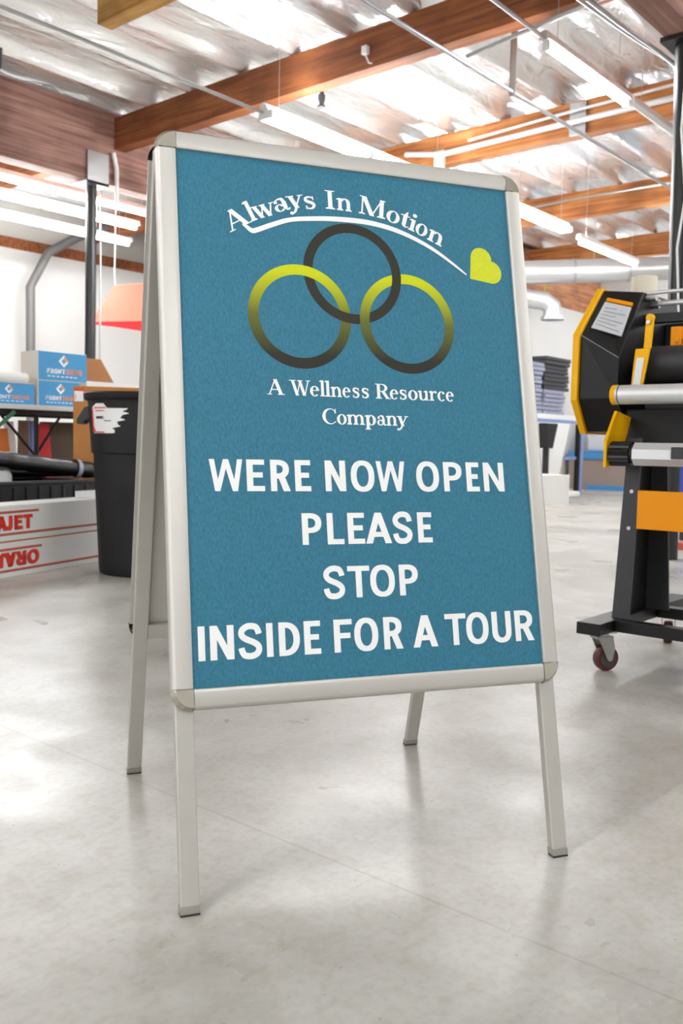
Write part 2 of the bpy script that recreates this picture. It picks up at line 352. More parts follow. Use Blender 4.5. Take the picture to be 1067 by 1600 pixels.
def serif(ch):                                        # old-style roman letters; returns polygons and natural width
    T, t, f = .178, .070, .052
    XH = .66
    def stem(x, y0=0.0, y1=1.0, b=True, tp=False, w=T, k=.075):
        o = [rect(x, y0, x+w, y1)]
        if b: o += [rect(x-k, y0, x+w+k, y0+f), [(x-k, y0+f), (x+w+k, y0+f), (x+w, y0+f+.05), (x, y0+f+.05)]]
        if tp: o += [rect(x-k, y1-f, x+w+k, y1)]
        return o
    def flag(x, y): return [[(x-.10, y-.10), (x, y-.11), (x, y-.01), (x+.02, y+.01), (x-.10, y-.06)]]
    def sring(cx, cy, rx, ry, T=T, t=.055, a0=0, a1=360, n=36):
        A = sell(cx, cy, rx, ry, a0, a1, n); B = sell(cx+.0, cy, rx-T, ry-t, a0, a1, n); return band(A, B)
    def dot(cx, cy, r): return [sell(cx, cy, r, r, 0, 360, 14)[:-1]]
    if ch == 'A': return [para(.06, .40, t), para(.66, .33, T*1.12), rect(.17, .30, .72, .36), rect(-.02, 0, .24, f), rect(.56, 0, .96, f)], .94
    if ch == 'W': return [para(.36, .08, T*1.05), para(.40, .62, t), para(.80, .52, T*1.05), para(.88, 1.12, t), rect(-.02, 1-f, .38, 1), rect(.46, 1-f, .80, 1), rect(1.00, 1-f, 1.28, 1)], 1.26
    if ch == 'M': return stem(.10, w=t, k=.10) + stem(.86, w=T, k=.09) + [para(.46, .08, T*1.15), para(.50, .92, t), rect(0, 1-f, .26, 1), rect(.86, 1-f, 1.10, 1)], 1.10
    if ch == 'R': return stem(.10, tp=True, k=.09) + bowl(.1, .72, .47, 1, T*.95, f*1.1, 2.0) + [para(.62, .34, T*1.15, 0, .5), rect(.58, 0, .90, f)], .88
    if ch == 'I': return stem(.11, tp=True, k=.11), .385
    if ch == 'C':
        A = sell(.44, .5, .44, .52, 42, 322, 36); B = sell(.49, .5, .44-T*.75, .52-.06, 50, 316, 36)
        return band(A, B) + [[(.70, .70), (.77, .70), (.77, 1.0), (.74, 1.0), (.69, .86)]], .80
    if ch == 'l': return stem(.08, 0, 1.06) + flag(.08, 1.06), .32
    if ch == 'i': return stem(.08, 0, XH) + flag(.08, XH) + dot(.165, .89, .105), .32
    if ch in 'nmhu' :
        def arch(x0, x1):
            cx = (x0+x1)/2; o = sell(cx, XH-.20, (x1-x0)/2, .215, 160, 0, 18); i = sell(cx-.02, XH-.23, (x1-x0)/2-T*.9, .17, 160, 0, 18)
            return band(o, i)
        if ch == 'n': return stem(.07, 0, XH) + flag(.07, XH) + stem(.50, 0, XH-.2) + arch(.16, .665), .75
        if ch == 'm': return stem(.07, 0, XH) + flag(.07, XH) + stem(.49, 0, XH-.2) + arch(.16, .655) + stem(.91, 0, XH-.2) + arch(.58, 1.075), 1.16
        if ch == 'u':
            o = sell(.33, .19, .26, .205, 180, 350, 18); i = sell(.36, .21, .26-T*.9, .155, 180, 350, 18)
            return [rect(.07, .18, .07+T, XH), rect(.50, 0, .50+T, XH), rect(.50, 0, .74, f)] + flag(.07, XH) + flag(.50, XH) + band(o, i), .75
    if ch == 'r': return stem(.07, 0, XH, k=.08) + flag(.07, XH) + stroke(catmull([(.2, .42), (.28, .56), (.38, .625), (.46, .62)], 5), [.06]*7+[.09]*9) + dot(.45, .585, .085), .53
    if ch == 'o': return sring(.31, .325, .31, .345), .62
    if ch == 'e': return sring(.29, .325, .29, .345, a0=8, a1=318) + [rect(.10, .345, .56, .40)], .57
    if ch == 'c': return sring(.29, .325, .29, .345, a0=58, a1=318) + dot(.42, .545, .085), .54
    if ch == 'p': return stem(.08, -.30, XH) + flag(.08, XH) + sring(.37, .325, .28, .345, a0=-150, a1=150), .67
    if ch == 'a':
        return [rect(.35, .10, .35+T*.95, .48)] + stroke(catmull([(.08, .50), (.12, .58), (.25, .635), (.37, .61), (.43, .48)], 5), [.08]*4+[.06]*6+[.09]*4+[.14]*7) + dot(.11, .50, .075) \
            + sring(.215, .185, .215, .20, T=.14, t=.05, a0=20, a1=330) + stroke(catmull([(.42, .13), (.47, .045), (.54, .03), (.60, .09)], 5), .075), .60
    if ch == 's':
        P = [(.40, .50), (.37, .58), (.24, .635), (.11, .60), (.085, .48), (.18, .39), (.32, .31), (.385, .19), (.33, .065), (.21, .025), (.09, .065), (.055, .18)]
        q = catmull(P, 5); n = len(q); return stroke(q, [.06+.10*math.sin(PI*i/(n-1))**2 for i in range(n)]) + [rect(.385, .45, .425, .66), rect(.03, 0, .07, .2)], .45
    if ch == 'w': return [para(.24, .03, T, 0, XH), para(.27, .46, t, 0, XH), para(.58, .37, T, 0, XH), para(.63, .84, t, 0, XH), rect(-.03, XH-f, .27, XH), rect(.34, XH-f, .60, XH), rect(.76, XH-f, .98, XH)], .96
    if ch == 'y': return [para(.24, .05, T, 0, XH), para(.12, .52, t, -.22, XH), rect(-.03, XH-f, .29, XH), rect(.43, XH-f, .66, XH)] + stroke(catmull([(.30, .0), (.20, -.18), (.10, -.25)], 5), [.07]*3+[.08]*8) + dot(.06, -.23, .085), .64
    if ch == 't': return [rect(.12, .1, .12+T, XH+.02), [(.12, XH-.04), (.12+T, XH-.04), (.12+T, XH+.24), (.22, XH+.16)], rect(0, XH-.055, .42, XH)] + stroke(catmull([(.205, .14), (.24, .05), (.33, .03), (.43, .10)], 5), [.15]*5+[.10]*5+[.05]*6), .42
    return [], .3

# ================================================================ THE SETTING
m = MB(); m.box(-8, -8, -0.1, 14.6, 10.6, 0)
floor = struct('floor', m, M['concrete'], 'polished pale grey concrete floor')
# sagging foil-faced insulation under the roof: troughs run along x between purlins 0.61 m apart
def hnoise(x, y, s):
    return (math.sin(x*2.1+1.7*math.sin(y*1.3+s))+math.sin(y*3.7+2.2*math.sin(x*0.9-s))+math.sin(x*5.3-y*4.1+s*3)+0.7*math.sin(x*9.1+y*7.7+math.sin(x*3.1)))*0.25
m = MB(); NX = 360; X0, X1 = -8.0, 14.6
PRF = [(0.0, .115), (.035, .115), (.07, .085), (.105, .035), (.15, .012), (.23, .022), (.33, .035), (.43, .022), (.50, .01), (.545, .04), (.58, .09)]
rows_y = []
for j in range(-13, 18):
    for a, dz in PRF: rows_y.append((j*0.61+a, dz, j))
grid = []
for y, dz, j in rows_y:
    row = []
    for i in range(NX+1):
        x = X0+(X1-X0)*i/NX; k = (j*1.7) % 6.0
        wob = 0.012*math.sin(x*1.3+k)
        z = 3.925 - dz*(1+0.12*math.sin(x*0.9+k)) + (0.030*hnoise(x+k, y*1.6, k) - 0.02*math.sin(x*0.6+2*k) if .1 < (y-j*.61) < .54 else 0.006*math.sin(x*3+k))
        row.append(m.v((x, y+wob, min(z, 4.0))))
    grid.append(row)
NY = len(grid)-1
for j in range(NY):
    for i in range(NX): m.bm.faces.new((grid[j][i], grid[j+1][i], grid[j+1][i+1], grid[j][i+1]))
o = struct('ceiling', m, M['foil'], 'crinkled silver foil insulation sagging between the roof purlins', smooth=False, recalc=False)
for p in o.data.polygons: p.use_smooth = True
m = MB(); m.box(-8, -8, 4.05, 14.6, 10.6, 4.15); struct('roof', m, M['plywood'])
m = MB(); m.box(-8, 10.5, 0, 14.6, 10.6, 3.22); struct('wall_left', m, M['white_wall'], 'white painted wall far behind the table')
m = MB(); m.box(-8, 10.46, 3.22, 14.6, 10.6, 3.36); struct('trim_1', m, M['joist'], 'brown timber band along the top of the white wall')
m = MB(); m.box(-8, 10.48, 3.36, 14.6, 10.6, 4.05); struct('trim_3', m, M['back_sheet'], 'grey board above the brown band of the left wall')
m = MB(); m.box(14.5, -8, 0, 14.6, 10.5, 4.05); struct('wall_far', m, M['white_wall'])
m = MB(); m.box(-8, -8.1, 0, 14.6, -8, 4.05); struct('wall_right', m, M['white_wall'])
m = MB(); m.box(-8.1, -8, 3.5, -8, 10.5, 4.05); m.box(-8.1, -8, 0, -8, -6.5, 3.5); m.box(-8.1, 7.5, 0, -8, 10.5, 3.5); struct('wall_back', m, M['white_wall'])  # unseen wall, its wide opening added to let world light in
m = MB(); m.box(10.6, 6.3, 0, 14.5, 6.4, 3.06); struct('partition', m, M['white_wall'], 'white partition wall at the far end behind the laminator')
m = MB(); m.box(10.6, 6.27, 3.06, 14.5, 6.4, 3.8); struct('trim_2', m, M['plywood'], 'bare plywood above the white partition')
# girders on the column rows, joists between them
def beam(name, x0, y0, z0, x1, y1, z1, mt, label):
    return struct(name, MB().box(x0, y0, z0, x1, y1, z1), mt, label, bevel=0.004)
beam('beam', -8, 6.62, 3.15, 14.5, 6.80, 3.84, M['girder'], 'deep reddish timber girder carried by the black column on the left')
beam('beam', -8, 1.02, 3.15, 14.5, 1.20, 3.84, M['girder'], 'deep timber girder over the black column on the right')
for x, lab in ((4.30, 'brown timber joist crossing above the sign'), (6.60, 'brown timber joist second back from the sign with pipes along it'), (9.28, 'brown timber joist third back from the sign'), (11.9, 'brown timber joist fourth back near the far wall')):
    beam('joist', x, 1.20, 3.50, x+0.13, 6.62, 3.80, M['joist'] if x < 5 else M['joist_lit'], lab)
    beam('joist', x, 6.80, 3.50, x+0.13, 10.46, 3.80, M['joist'], lab.replace('joist', 'joist end beyond the left girder,'))
beam('joist', 2.60, 1.20, 3.50, 2.72, 4.46, 3.80, M['joist_light'], 'pale yellow timber joist with a cut end nearest the camera')
beam('joist', 2.60, 6.80, 3.50, 2.72, 10.46, 3.80, M['joist'], 'timber joist beyond the left girder nearest the camera')

# ================================================================ A-FRAME SIGN
SR = -math.radians(29.415)
HT, GAP, TF, TB = 1.167, 0.0344, 0.2127, 0.2647
UI, UO, SI0, SI1, PW, PD = 0.2950, 0.3270, 0.0360, 0.8728, 0.0320, 0.0147
def FP(u, s, d): return (u, -GAP - s*math.sin(TF) + d*math.cos(TF), HT - s*math.cos(TF) - d*math.sin(TF))
def BP(u, s, d): return (-u, GAP + s*math.sin(TB) - d*math.cos(TB), HT - s*math.cos(TB) - d*math.sin(TB))
sign = thing('a_frame_sign', 'silver snap-frame pavement sign with a teal poster standing on the concrete floor', 'sign', (0, 0, 0), SR)
PROF = [(0, .0145), (0, .0050), (.0006, .0012), (.0022, .0004), (.0060, .0), (.0240, .0006), (.0268, .0014), (.0290, .0034), (.0306, .0062), (.0316, .0095), (.0320, .0147)]
CAP = [(1e-4, -.0004), (.0262, -.0004), (.0284, .0012), (.0300, .0042), (.0318, .0062), (.0330, .0085), (.0332, .0147)]
LP = lambda m, n, mt, par, **k: m.build(n, mt, par, world=False, **k)
for side, P, tilt in (('front', FP, TF), ('rear', BP, TB)):
    G = 0.0009
    def rail(a, b, mapf):
        m = MB(); A = [mapf(w, a, d) for w, d in PROF]; B = [mapf(w, b, d) for w, d in PROF]
        va = [m.v(p) for p in A]; vb = [m.v(p) for p in B]; n = len(A)
        for i in range(n): m.bm.faces.new((va[i], va[(i+1) % n], vb[(i+1) % n], vb[i]))
        m.bm.faces.new(va[::-1]); m.bm.faces.new(vb)
        o = LP(m, 'frame_rail', M['alu'], sign, smooth=True); o.modifiers['split'].split_angle = 0.55
        return o
    rail(-UI+G, UI-G, lambda w, a, d: P(a, SI0-w, d))
    rail(-UI+G, UI-G, lambda w, a, d: P(a, SI1+w, d))
    rail(SI0+G, SI1-G, lambda w, a, d: P(-UI-w, a, d))
    rail(SI0+G, SI1-G, lambda w, a, d: P(UI+w, a, d))
    for cu, cs, a0 in ((-UI, SI0, 180), (UI, SI0, 270), (UI, SI1, 0), (-UI, SI1, 90)):
        m = MB(); N = 14; rows = []
        for k in range(N+1):
            a = math.radians(a0+90*k/N)
            rows.append([m.v(P(cu+w*math.cos(a), cs+w*math.sin(a), d)) for w, d in CAP])
        for A, B in zip(rows, rows[1:]):
            for i in range(len(CAP)-1): m.bm.faces.new((A[i], A[i+1], B[i+1], B[i]))
        o = LP(m, 'corner_cap', M['chrome'], sign, smooth=True); o.modifiers['split'].split_angle = 0.35; o['label'] = 'polished chrome corner cap'
    # backing sheet and poster
    m = MB(); Q = [P(u, s, d) for d in (.0055, .0140) for u, s in ((-UI-.012, SI0-.012), (UI+.012, SI0-.012), (UI+.012, SI1+.012), (-UI-.012, SI1+.012))]
    LP(m.hexa(Q), 'backing_sheet', M['back_sheet'], sign)
    m = MB(); Q = [P(u, s, d) for d in (.0042, .0054) for u, s in ((-UI-.003, SI0-.003), (UI+.003, SI0-.003), (UI+.003, SI1+.003), (-UI-.003, SI1+.003))]
    poster = LP(m.hexa(Q), 'poster', M['poster'], sign)
    if side == 'front': front_poster = poster
    # legs: rectangular tube behind the frame, cut level at the floor, with a plastic foot
    D0, D1, LW, INN = (.0152, .0310, .028, .0058) if side == 'front' else (.0148, .0290, .028, .0058)
    for sg in (-1, 1):
        ua, ub = sorted((sg*(UO-INN), sg*(UO-INN-LW)))
        fl = lambda d, z: (HT - d*math.sin(tilt) - z)/math.cos(tilt)
        m = MB(); m.hexa([P(ua, .020, D0), P(ub, .020, D0), P(ub, .020, D1), P(ua, .020, D1), P(ua, fl(D0, .012), D0), P(ub, fl(D0, .012), D0), P(ub, fl(D1, .012), D1), P(ua, fl(D1, .012), D1)])
        leg = LP(m, 'leg', M['alu_leg'], sign, bevel=.0022)
        e = .0006
        m = MB(); m.hexa([P(ua-e, fl(D0, .0125), D0-e), P(ub+e, fl(D0, .0125), D0-e), P(ub+e, fl(D1, .0125), D1+e), P(ua-e, fl(D1, .0125), D1+e), P(ua-e, fl(D0, .003), D0-e), P(ub+e, fl(D0, .003), D0-e), P(ub+e, fl(D1, .003), D1+e), P(ua-e, fl(D1, .003), D1+e)])
        fc = LP(m, 'foot_cap', M['foot_cap'], leg, bevel=.001)
        m = MB(); m.hexa([P(ua, fl(D0, .0035), D0), P(ub, fl(D0, .0035), D0), P(ub, fl(D1, .0035), D1), P(ua, fl(D1, .0035), D1), P(ua, fl(D0, 0), D0), P(ub, fl(D0, 0), D0), P(ub, fl(D1, 0), D1), P(ua, fl(D1, 0), D1)])
        LP(m, 'rubber_pad', M['rubber'], leg)
    # bottom cross rail behind the sheet with a screw hole
    m = MB(); Q = [P(u, s, d) for d in (.0147, D1-.003) for u, s in ((-UO+INN+LW, SI1-.002), (UO-INN-LW, SI1-.002), (UO-INN-LW, SI1+.028), (-UO+INN+LW, SI1+.028))]
    cr = LP(m.hexa(Q), 'cross_rail', M['alu_leg'], sign, bevel=.0015)
    for u in (-.235, .235):
        m = MB(); m.tube([P(u, SI1+.014, D1-.0035), P(u, SI1+.014, D1-.0022)], .0028, 10); LP(m, 'screw', M['rubber'], cr)
# hinge plates joining both panels at the top and the spreader latch inside
for sg in (-1, 1):
    m = MB(); u = sg*(UO-.008)
    prof = [(-.028, HT-.034), (-.030, HT-.020), (-.010, HT-.016), (.010, HT-.016), (.030, HT-.020), (.028, HT-.034), (.010, HT-.046), (-.010, HT-.046)]
    m.prism([(u, y, z) for y, z in prof], (-sg*.006, 0, 0)); h = LP(m, 'hinge', M['chrome'], sign, bevel=.0012); h['label'] = 'chrome hinge plate joining the two panels at the top'
m = MB(); m.tube([BP(.283, .40, .029), BP(.283, .425, .036)], .006, 10); LP(m, 'spreader_pin', M['rubber'], sign)

# --- poster print
def put(polys, x, s_base, kx, ky, d=.0040):           # u = x + kx*px ; s = s_base - ky*py
    return [[FP(x+kx*px, s_base-ky*py, d) for px, py in poly] for poly in polys]
def put_aff(polys, L, R, k, wnat, d=.0040):           # baseline from L to R (poster coordinates)
    dx, ds = R[0]-L[0], R[1]-L[1]; l = math.hypot(dx, ds); ex = (dx/l, ds/l); ey = (ex[1], -ex[0]); sx = l/wnat
    return [[FP(L[0]+ex[0]*px*sx+ey[0]*py*k, L[1]+ex[1]*px*sx+ey[1]*py*k, d) for px, py in poly] for poly in polys]
def lettering(name, groups, mt, label):
    m = MB(); i = 0
    for polys in groups:
        for q in polys:
            i += 1; e = Vector(FP(0, 0, 0))-Vector(FP(0, 0, 1)); m.face([Vector(p)+e*(.00025+.000004*(i % 40)) for p in q])
    o = LP(m, name, mt, front_poster, recalc=False); o['label'] = label; o['kind'] = 'thing'
    # make every face look outward
    n_out = Vector(FP(0, 0, 0)) - Vector(FP(0, 0, 1))
    bm = bmesh.new(); bm.from_mesh(o.data)
    for f in bm.faces:
        f.normal_update()
        if f.normal.dot(n_out) < 0: f.normal_flip()
    bm.to_mesh(o.data); bm.free()
    return o
def sans_line(items, s0, s1):
    k = s1-s0
    return [put(sans(ch, (b-a)/k), a, s1, k, k) for ch, a, b in items]
lettering('bold_lettering', sans_line([('W', -.2602, -.2081), ('E', -.2020, -.1735), ('R', -.1640, -.1325), ('E', -.1245, -.0985), ('N', -.0745, -.0398), ('O', -.0310, .0098), ('W', .0132, .0640), ('O', .0840, .1255), ('P', .1340, .1680), ('E', .1763, .2005), ('N', .2088, .2480)], .5313, .5808), M['ink_white'], 'white bold capitals WERE NOW OPEN')
lettering('bold_lettering', sans_line([('P', -.1170, -.0848), ('L', -.0758, -.0478), ('E', -.0412, -.0125), ('A', -.0110, .0340), ('S', .0362, .0712), ('E', .0806, .1065)], .6155, .6652), M['ink_white'], 'white bold capitals PLEASE')
lettering('bold_lettering', sans_line([('S', -.0868, -.0506), ('T', -.0460, -.0085), ('O', -.0080, .0345), ('P', .0424, .0755)], .7002, .7497), M['ink_white'], 'white bold capitals STOP')
lettering('bold_lettering', sans_line([('I', -.2858, -.2755), ('N', -.2680, -.2318), ('S', -.2258, -.1885), ('I', -.1818, -.1716), ('D', -.1625, -.1290), ('E', -.1222, -.0955), ('F', -.0737, -.0433), ('O', -.0400, .0006), ('R', .0098, .0425), ('A', .0602, .1040), ('T', .1178, .1562), ('O', .1560, .1975), ('U', .2040, .2403), ('R', .2475, .2830)], .7828, .8335), M['ink_white'], 'white bold capitals INSIDE FOR A TOUR')
def serif_line(items, base, cap):
    out = []
    for ch, a, b in items:
        polys, w = serif(ch); out.append(put(polys, a, base, (b-a)/w, cap))
    return out
lettering('serif_lettering', serif_line([('A', -.1625, -.1350), ('W', -.1260, -.0920), ('e', -.0925, -.0770), ('l', -.0757, -.0672), ('l', -.0668, -.0580), ('n', -.0567, -.0385), ('e', -.0373, -.0232), ('s', -.0200, -.0080), ('s', -.0040, .0085), ('R', .0203, .0470), ('e', .0460, .0612), ('s', .0633, .0762), ('o', .0790, .0965), ('u', .0975, .1165), ('r', .1180, .1318), ('c', .1330, .1472), ('e', .1485, .1635)], .4270, .0250), M['ink_white'], 'white serif lettering A Wellness Resource')
lettering('serif_lettering', serif_line([('C', -.0738, -.0500), ('o', -.0492, -.0325), ('m', -.0318, -.0015), ('p', -.0008, .0190), ('a', .0205, .0360), ('n', .0370, .0560), ('y', .0560, .0757)], .4718, .0250), M['ink_white'], 'white serif lettering Company')
arc = [('A', (-.2114, .1654), (-.1768, .1446)), ('l', (-.1772, .1444), (-.1663, .1391)), ('w', (-.1700, .1400), (-.1330, .1262)), ('a', (-.1344, .1243), (-.1096, .1150)), ('y', (-.1120, .1152), (-.0845, .1085)), ('s', (-.0835, .1128), (-.0653, .1089)),
       ('I', (-.0489, .1073), (-.0325, .1072)), ('n', (-.0290, .1072), (-.0030, .1080)), ('M', (.0094, .1085), (.0562, .1143)), ('o', (.0572, .1148), (.0808, .1225)), ('t', (.0815, .1210), (.0985, .1262)), ('i', (.0980, .1274), (.1099, .1316)), ('o', (.1098, .1312), (.1305, .1402)), ('n', (.1330, .1420), (.1598, .1532))]
gl = []
for ch, L_, R_ in arc:
    polys, w = serif(ch); gl.append(put_aff(polys, L_, R_, .0325, w))
sw_c = [(-.1915, .1485), (-.1850, .1535), (-.1765, .1588), (-.1680, .1568), (-.1420, .1452), (-.1110, .1335), (-.0700, .1272), (-.0310, .1238), (.0180, .1232), (.0600, .1285), (.1000, .1398), (.1420, .1585), (.1780, .1808), (.2050, .2000)]
sw_w = [.0035, .0060, .0082, .0082, .0080, .0076, .0080, .0087, .0090, .0086, .0076, .0064, .0048, .0026]
q = catmull(sw_c, 6); wq = []
for i in range(len(sw_w)-1): wq += [sw_w[i]+(sw_w[i+1]-sw_w[i])*k/6 for k in range(6)]
wq.append(sw_w[-1])
gl.append([[FP(u, s, .0039) for u, s in poly] for poly in stroke(q, wq)])
lettering('arched_lettering', gl, M['ink_white'], 'white arched serif lettering Always In Motion with a swash underneath')
# three linked rings
def ring(cx, cs, ro, ri, mt, over, label):
    m = MB(); N = 96; A, B = [], []
    for k in range(N+1):
        a = 2*PI*k/N; lift = 0.0
        for oa in over:
            dd = abs((math.degrees(a)-oa+180) % 360-180); lift = max(lift, 1.0 if dd < 16 else max(0, 1-(dd-16)/8))
        d = .0040 - .00010 - .00022*lift
        A.append(FP(cx+ro*math.cos(a), cs-ro*math.sin(a), d)); B.append(FP(cx+ri*math.cos(a), cs-ri*math.sin(a), d))
    m.strip(A, B); o = LP(m, 'ring_emblem', mt, front_poster); o['label'] = label
    n_out = Vector(FP(0, 0, 0)) - Vector(FP(0, 0, 1))
    if o.data.polygons[0].normal.dot(n_out) < 0: o.data.flip_normals()
    return o
zt = FP(0, .209, 0)[2]; zb = FP(0, .382, 0)[2]; rg = ring_grad(zb, zt)
def angs(c1, c2):                                     # angles on ring 1 where it meets ring 2
    dx, dy = c2[0]-c1[0], -(c2[1]-c1[1]); d = math.hypot(dx, dy); b = math.degrees(math.atan2(dy, dx)); g = math.degrees(math.acos(min(1, d/2/.078))); return b+g, b-g
c1, c2, c3 = (-.0069, .2158), (-.1022, .2957), (.0868, .2957)
a12 = angs(c1, c2); a13 = angs(c1, c3); a21 = angs(c2, c1); a31 = angs(c3, c1)
low = lambda c, A: min(A, key=lambda a: c[1]*-1+.078*math.sin(math.radians(a)))
up = lambda c, A: max(A, key=lambda a: .078*math.sin(math.radians(a)))
ring(*c1, .0864, .0702, M['ink_dark'], [low(c1, a12), up(c1, a13)], 'charcoal upper ring of three linked rings')
ring(*c2, .0868, .0693, rg, [up(c2, a21)], 'left ring fading from lime to charcoal')
ring(*c3, .0864, .0692, rg, [low(c3, a31)], 'right ring fading from lime to charcoal')
# heart, tip at lower left
ha, hr = .0412, .0206
hq = [(0, 0), (0, ha)] + [(ha/2-hr*math.cos(PI*k/20), ha+hr*math.sin(PI*k/20)) for k in range(1, 20)] + [(ha, ha)] + [(ha+hr*math.sin(PI*k/20), ha/2+hr*math.cos(PI*k/20)) for k in range(1, 20)] + [(ha, 0)]
m = MB(); m.face([FP(.2118+x*.985+y*.10, .2062+x*.13-y*.985, .0038) for x, y in hq]); o = LP(m, 'heart_emblem', M['ink_lime'], front_poster); o['label'] = 'lime green heart tilted to the right'
if o.data.polygons[0].normal.dot(Vector(FP(0, 0, 0)) - Vector(FP(0, 0, 1))) < 0: o.data.flip_normals()

# ================================================================ LAMINATOR (rollers run along y)
lam = thing('roll_laminator', 'black and yellow roll laminator on a wheeled stand at the right edge', 'laminator', (1.66, 0.10, 0))
YM = -1.24                                           # mirror: y' = YM - y
def both(f): f(lambda y: y); f(lambda y: YM-y)
def mir(fn, pts): return [(x, fn(y), z) for x, y, z in pts]
HP = [(1.670, 1.197), (1.515, 1.036), (1.514, .833), (1.587, .730), (1.93, .730), (2.03, .84), (2.05, 1.06), (1.95, 1.197)]
cx_, cz_ = 1.78, .96
HI = [(1.670, 1.180), (1.500, .957), (1.504, .832), (1.587, .730), (1.93, .730), (2.03, .84), (2.05, 1.06), (1.95, 1.185)]
def head(fn):
    m = MB(); A = [m.v((x, fn(.286), z)) for x, z in HP]; B = [m.v((x, fn(.150), z)) for x, z in HI]
    m.bm.faces.new(A); m.bm.faces.new(B[::-1])
    for k in range(8): m.bm.faces.new((A[k], B[k], B[(k+1) % 8], A[(k+1) % 8]))
    h = m.build('end_housing', M['black'], lam, bevel=.003)
    m = MB(); m.prism(mir(fn, [(cx_+(x-cx_)*1.045, .286, cz_+(z-cz_)*1.03) for x, z in HP]), (0, fn(.308)-fn(.286), 0)); m.build('side_plate', M['yellow'], lam, bevel=.003)['label'] = 'yellow edge plate of the end housing'
    c00, c10, c11, c01 = [Vector((p[0], fn(y), p[1])) for p, y in ((HP[0], .286), (HI[0], .150), (HI[1], .150), (HP[1], .286))]
    nn = Vector((-.76, 0, .65))
    def fac(u, v, off): return (c00*(1-u)+c10*u)*(1-v) + (c01*(1-u)+c11*u)*v + nn*off
    def sheet(Q, o0, o1): return MB().hexa([fac(u, v, o0) for u, v in Q]+[fac(u, v, o1) for u, v in Q])
    sheet([(.19, .25), (.86, .27), (.89, .72), (.16, .79)], .0005, .0045).build('notice', M['sticker'], h)['label'] = 'pale paper notice'
    sheet([(.21, .165), (.86, .195), (.87, .245), (.20, .225)], .0005, .0050).build('warning_strip', M['orange'], h)
    m = MB(); m.tube([c01+nn*.0005, c11+nn*.0005], .0011, 6); m.build('facet_highlight', M['greyink'], h)  # thin light strip put in as the highlight along the facet edge
    m = MB()
    for k, (a, b) in enumerate(((.26, .55), (.26, .80), (.24, .60), (.24, .82), (.23, .70), (.23, .80))):
        v = .34+.066*k; m.face([fac(a, v+.02, .0050), fac(b, v, .0050), fac(b, v+.013, .0050), fac(a, v+.033, .0050)])
    m.build('notice_print', M['greyink'], h)
both(head)
def stand(fn):
    m = MB(); m.box(1.300, min(fn(.160), fn(.086)), .124, 2.06, max(fn(.160), fn(.086)), .160); m.build('foot_beam', M['black'], lam, bevel=.002)
    # tapered channel post: outer web and two flanges
    def pl(poly, ya, yb, mt, nm):
        m = MB(); m.prism([(x, fn(ya), z) for x, z in poly], (0, fn(yb)-fn(ya), 0)); return m.build(nm, mt, lam, bevel=.0015)
    pl([(1.445, .16), (1.475, .22), (1.500, .71), (1.700, .71), (1.690, .16)], .106, .112, M['black'], 'post_web')
    m = MB(); m.hexa([(1.442, fn(.112), .16), (1.442, fn(.058), .16), (1.450, fn(.058), .16), (1.450, fn(.112), .16), (1.492, fn(.105), .71), (1.492, fn(.060), .71), (1.500, fn(.060), .71), (1.500, fn(.105), .71)]); p = m.build('post_flange', M['charcoal'], lam)
    for z in (.548, .436):
        xx = 1.442+.05*(z-.16)/.55; m = MB(); m.tube([(xx-.004, fn(.080), z), (xx+.001, fn(.080), z)], .006, 10); m.build('screw', M['steel'], p)
    m = MB(); m.hexa([(1.690, fn(.112), .16), (1.690, fn(.030), .16), (1.698, fn(.030), .16), (1.698, fn(.112), .16), (1.690, fn(.105), .71), (1.690, fn(.060), .71), (1.698, fn(.060), .71), (1.698, fn(.105), .71)]); m.build('post_flange', M['charcoal'], lam)
    # casters
    for X in (1.400, 1.945):
        y = fn(.123)
        rc = Matrix.Translation((X+.0, y, 0)) @ Matrix.Rotation(math.radians(-32 if X < 1.6 else 20), 4, 'Z') @ Matrix.Translation((-X, -y, 0))
        c = bpy.data.objects.new('caster', None); C.objects.link(c); c.parent = lam; LOC[c.name] = LOC[lam.name]
        m = MB(); m.box(X-.035, y-.030, .119, X+.035, y+.030, .124); m.tube([(X, y, .108), (X, y, .119)], .022, 16)
        for s_ in (-1, 1): m.prism([(X-.026, y+s_*.020, .108), (X+.026, y+s_*.020, .108), (X+.034, y+s_*.020, .070), (X+.026, y+s_*.020, .034), (X+.010, y+s_*.020, .034)], (0, .003*s_, 0))
        m.box(X-.028, y-.022, .100, X+.028, y+.022, .108); m.tube([(X+.016, y-.026, .0385), (X+.016, y+.026, .0385)], .007, 10); m.bm.transform(rc); m.build('caster_fork', M['steel'], c, bevel=.001)
        m = MB(); xw = X+.016
        pr_ = [(.030, -.0150), (.036, -.0145), (.0385, -.010), (.0385, .010), (.036, .0145), (.030, .0150)]
        rows = [[m.v((xw+r*math.cos(a), y+w, .0385+r*math.sin(a))) for a in [2*PI*k/28 for k in range(28)]] for r, w in pr_]
        for A, B in zip(rows, rows[1:]):
            for k in range(28): m.bm.faces.new((A[k], A[(k+1) % 28], B[(k+1) % 28], B[k]))
        m.bm.transform(rc); m.build('caster_tread', M['maroon'], c, smooth=True)['label'] = 'maroon wheel tread'
        m = MB(); m.tube([(xw, y-.0045, .0385), (xw, y+.0045, .0385)], .0389, 28); m.bm.transform(rc); m.build('caster_band', M['hub'], c, smooth=True)
        m = MB(); m.tube([(xw, y-.0158, .0385), (xw, y+.0158, .0385)], .0285, 24); m.tube([(xw, y-.022, .0385), (xw, y+.022, .0385)], .009, 12); m.bm.transform(rc); m.build('caster_hub', M['hub'], c)
both(stand)
m = MB(); m.box(1.405, YM-.086, .124, 1.445, .086, .160); m.build('cross_beam', M['black'], lam, bevel=.002)
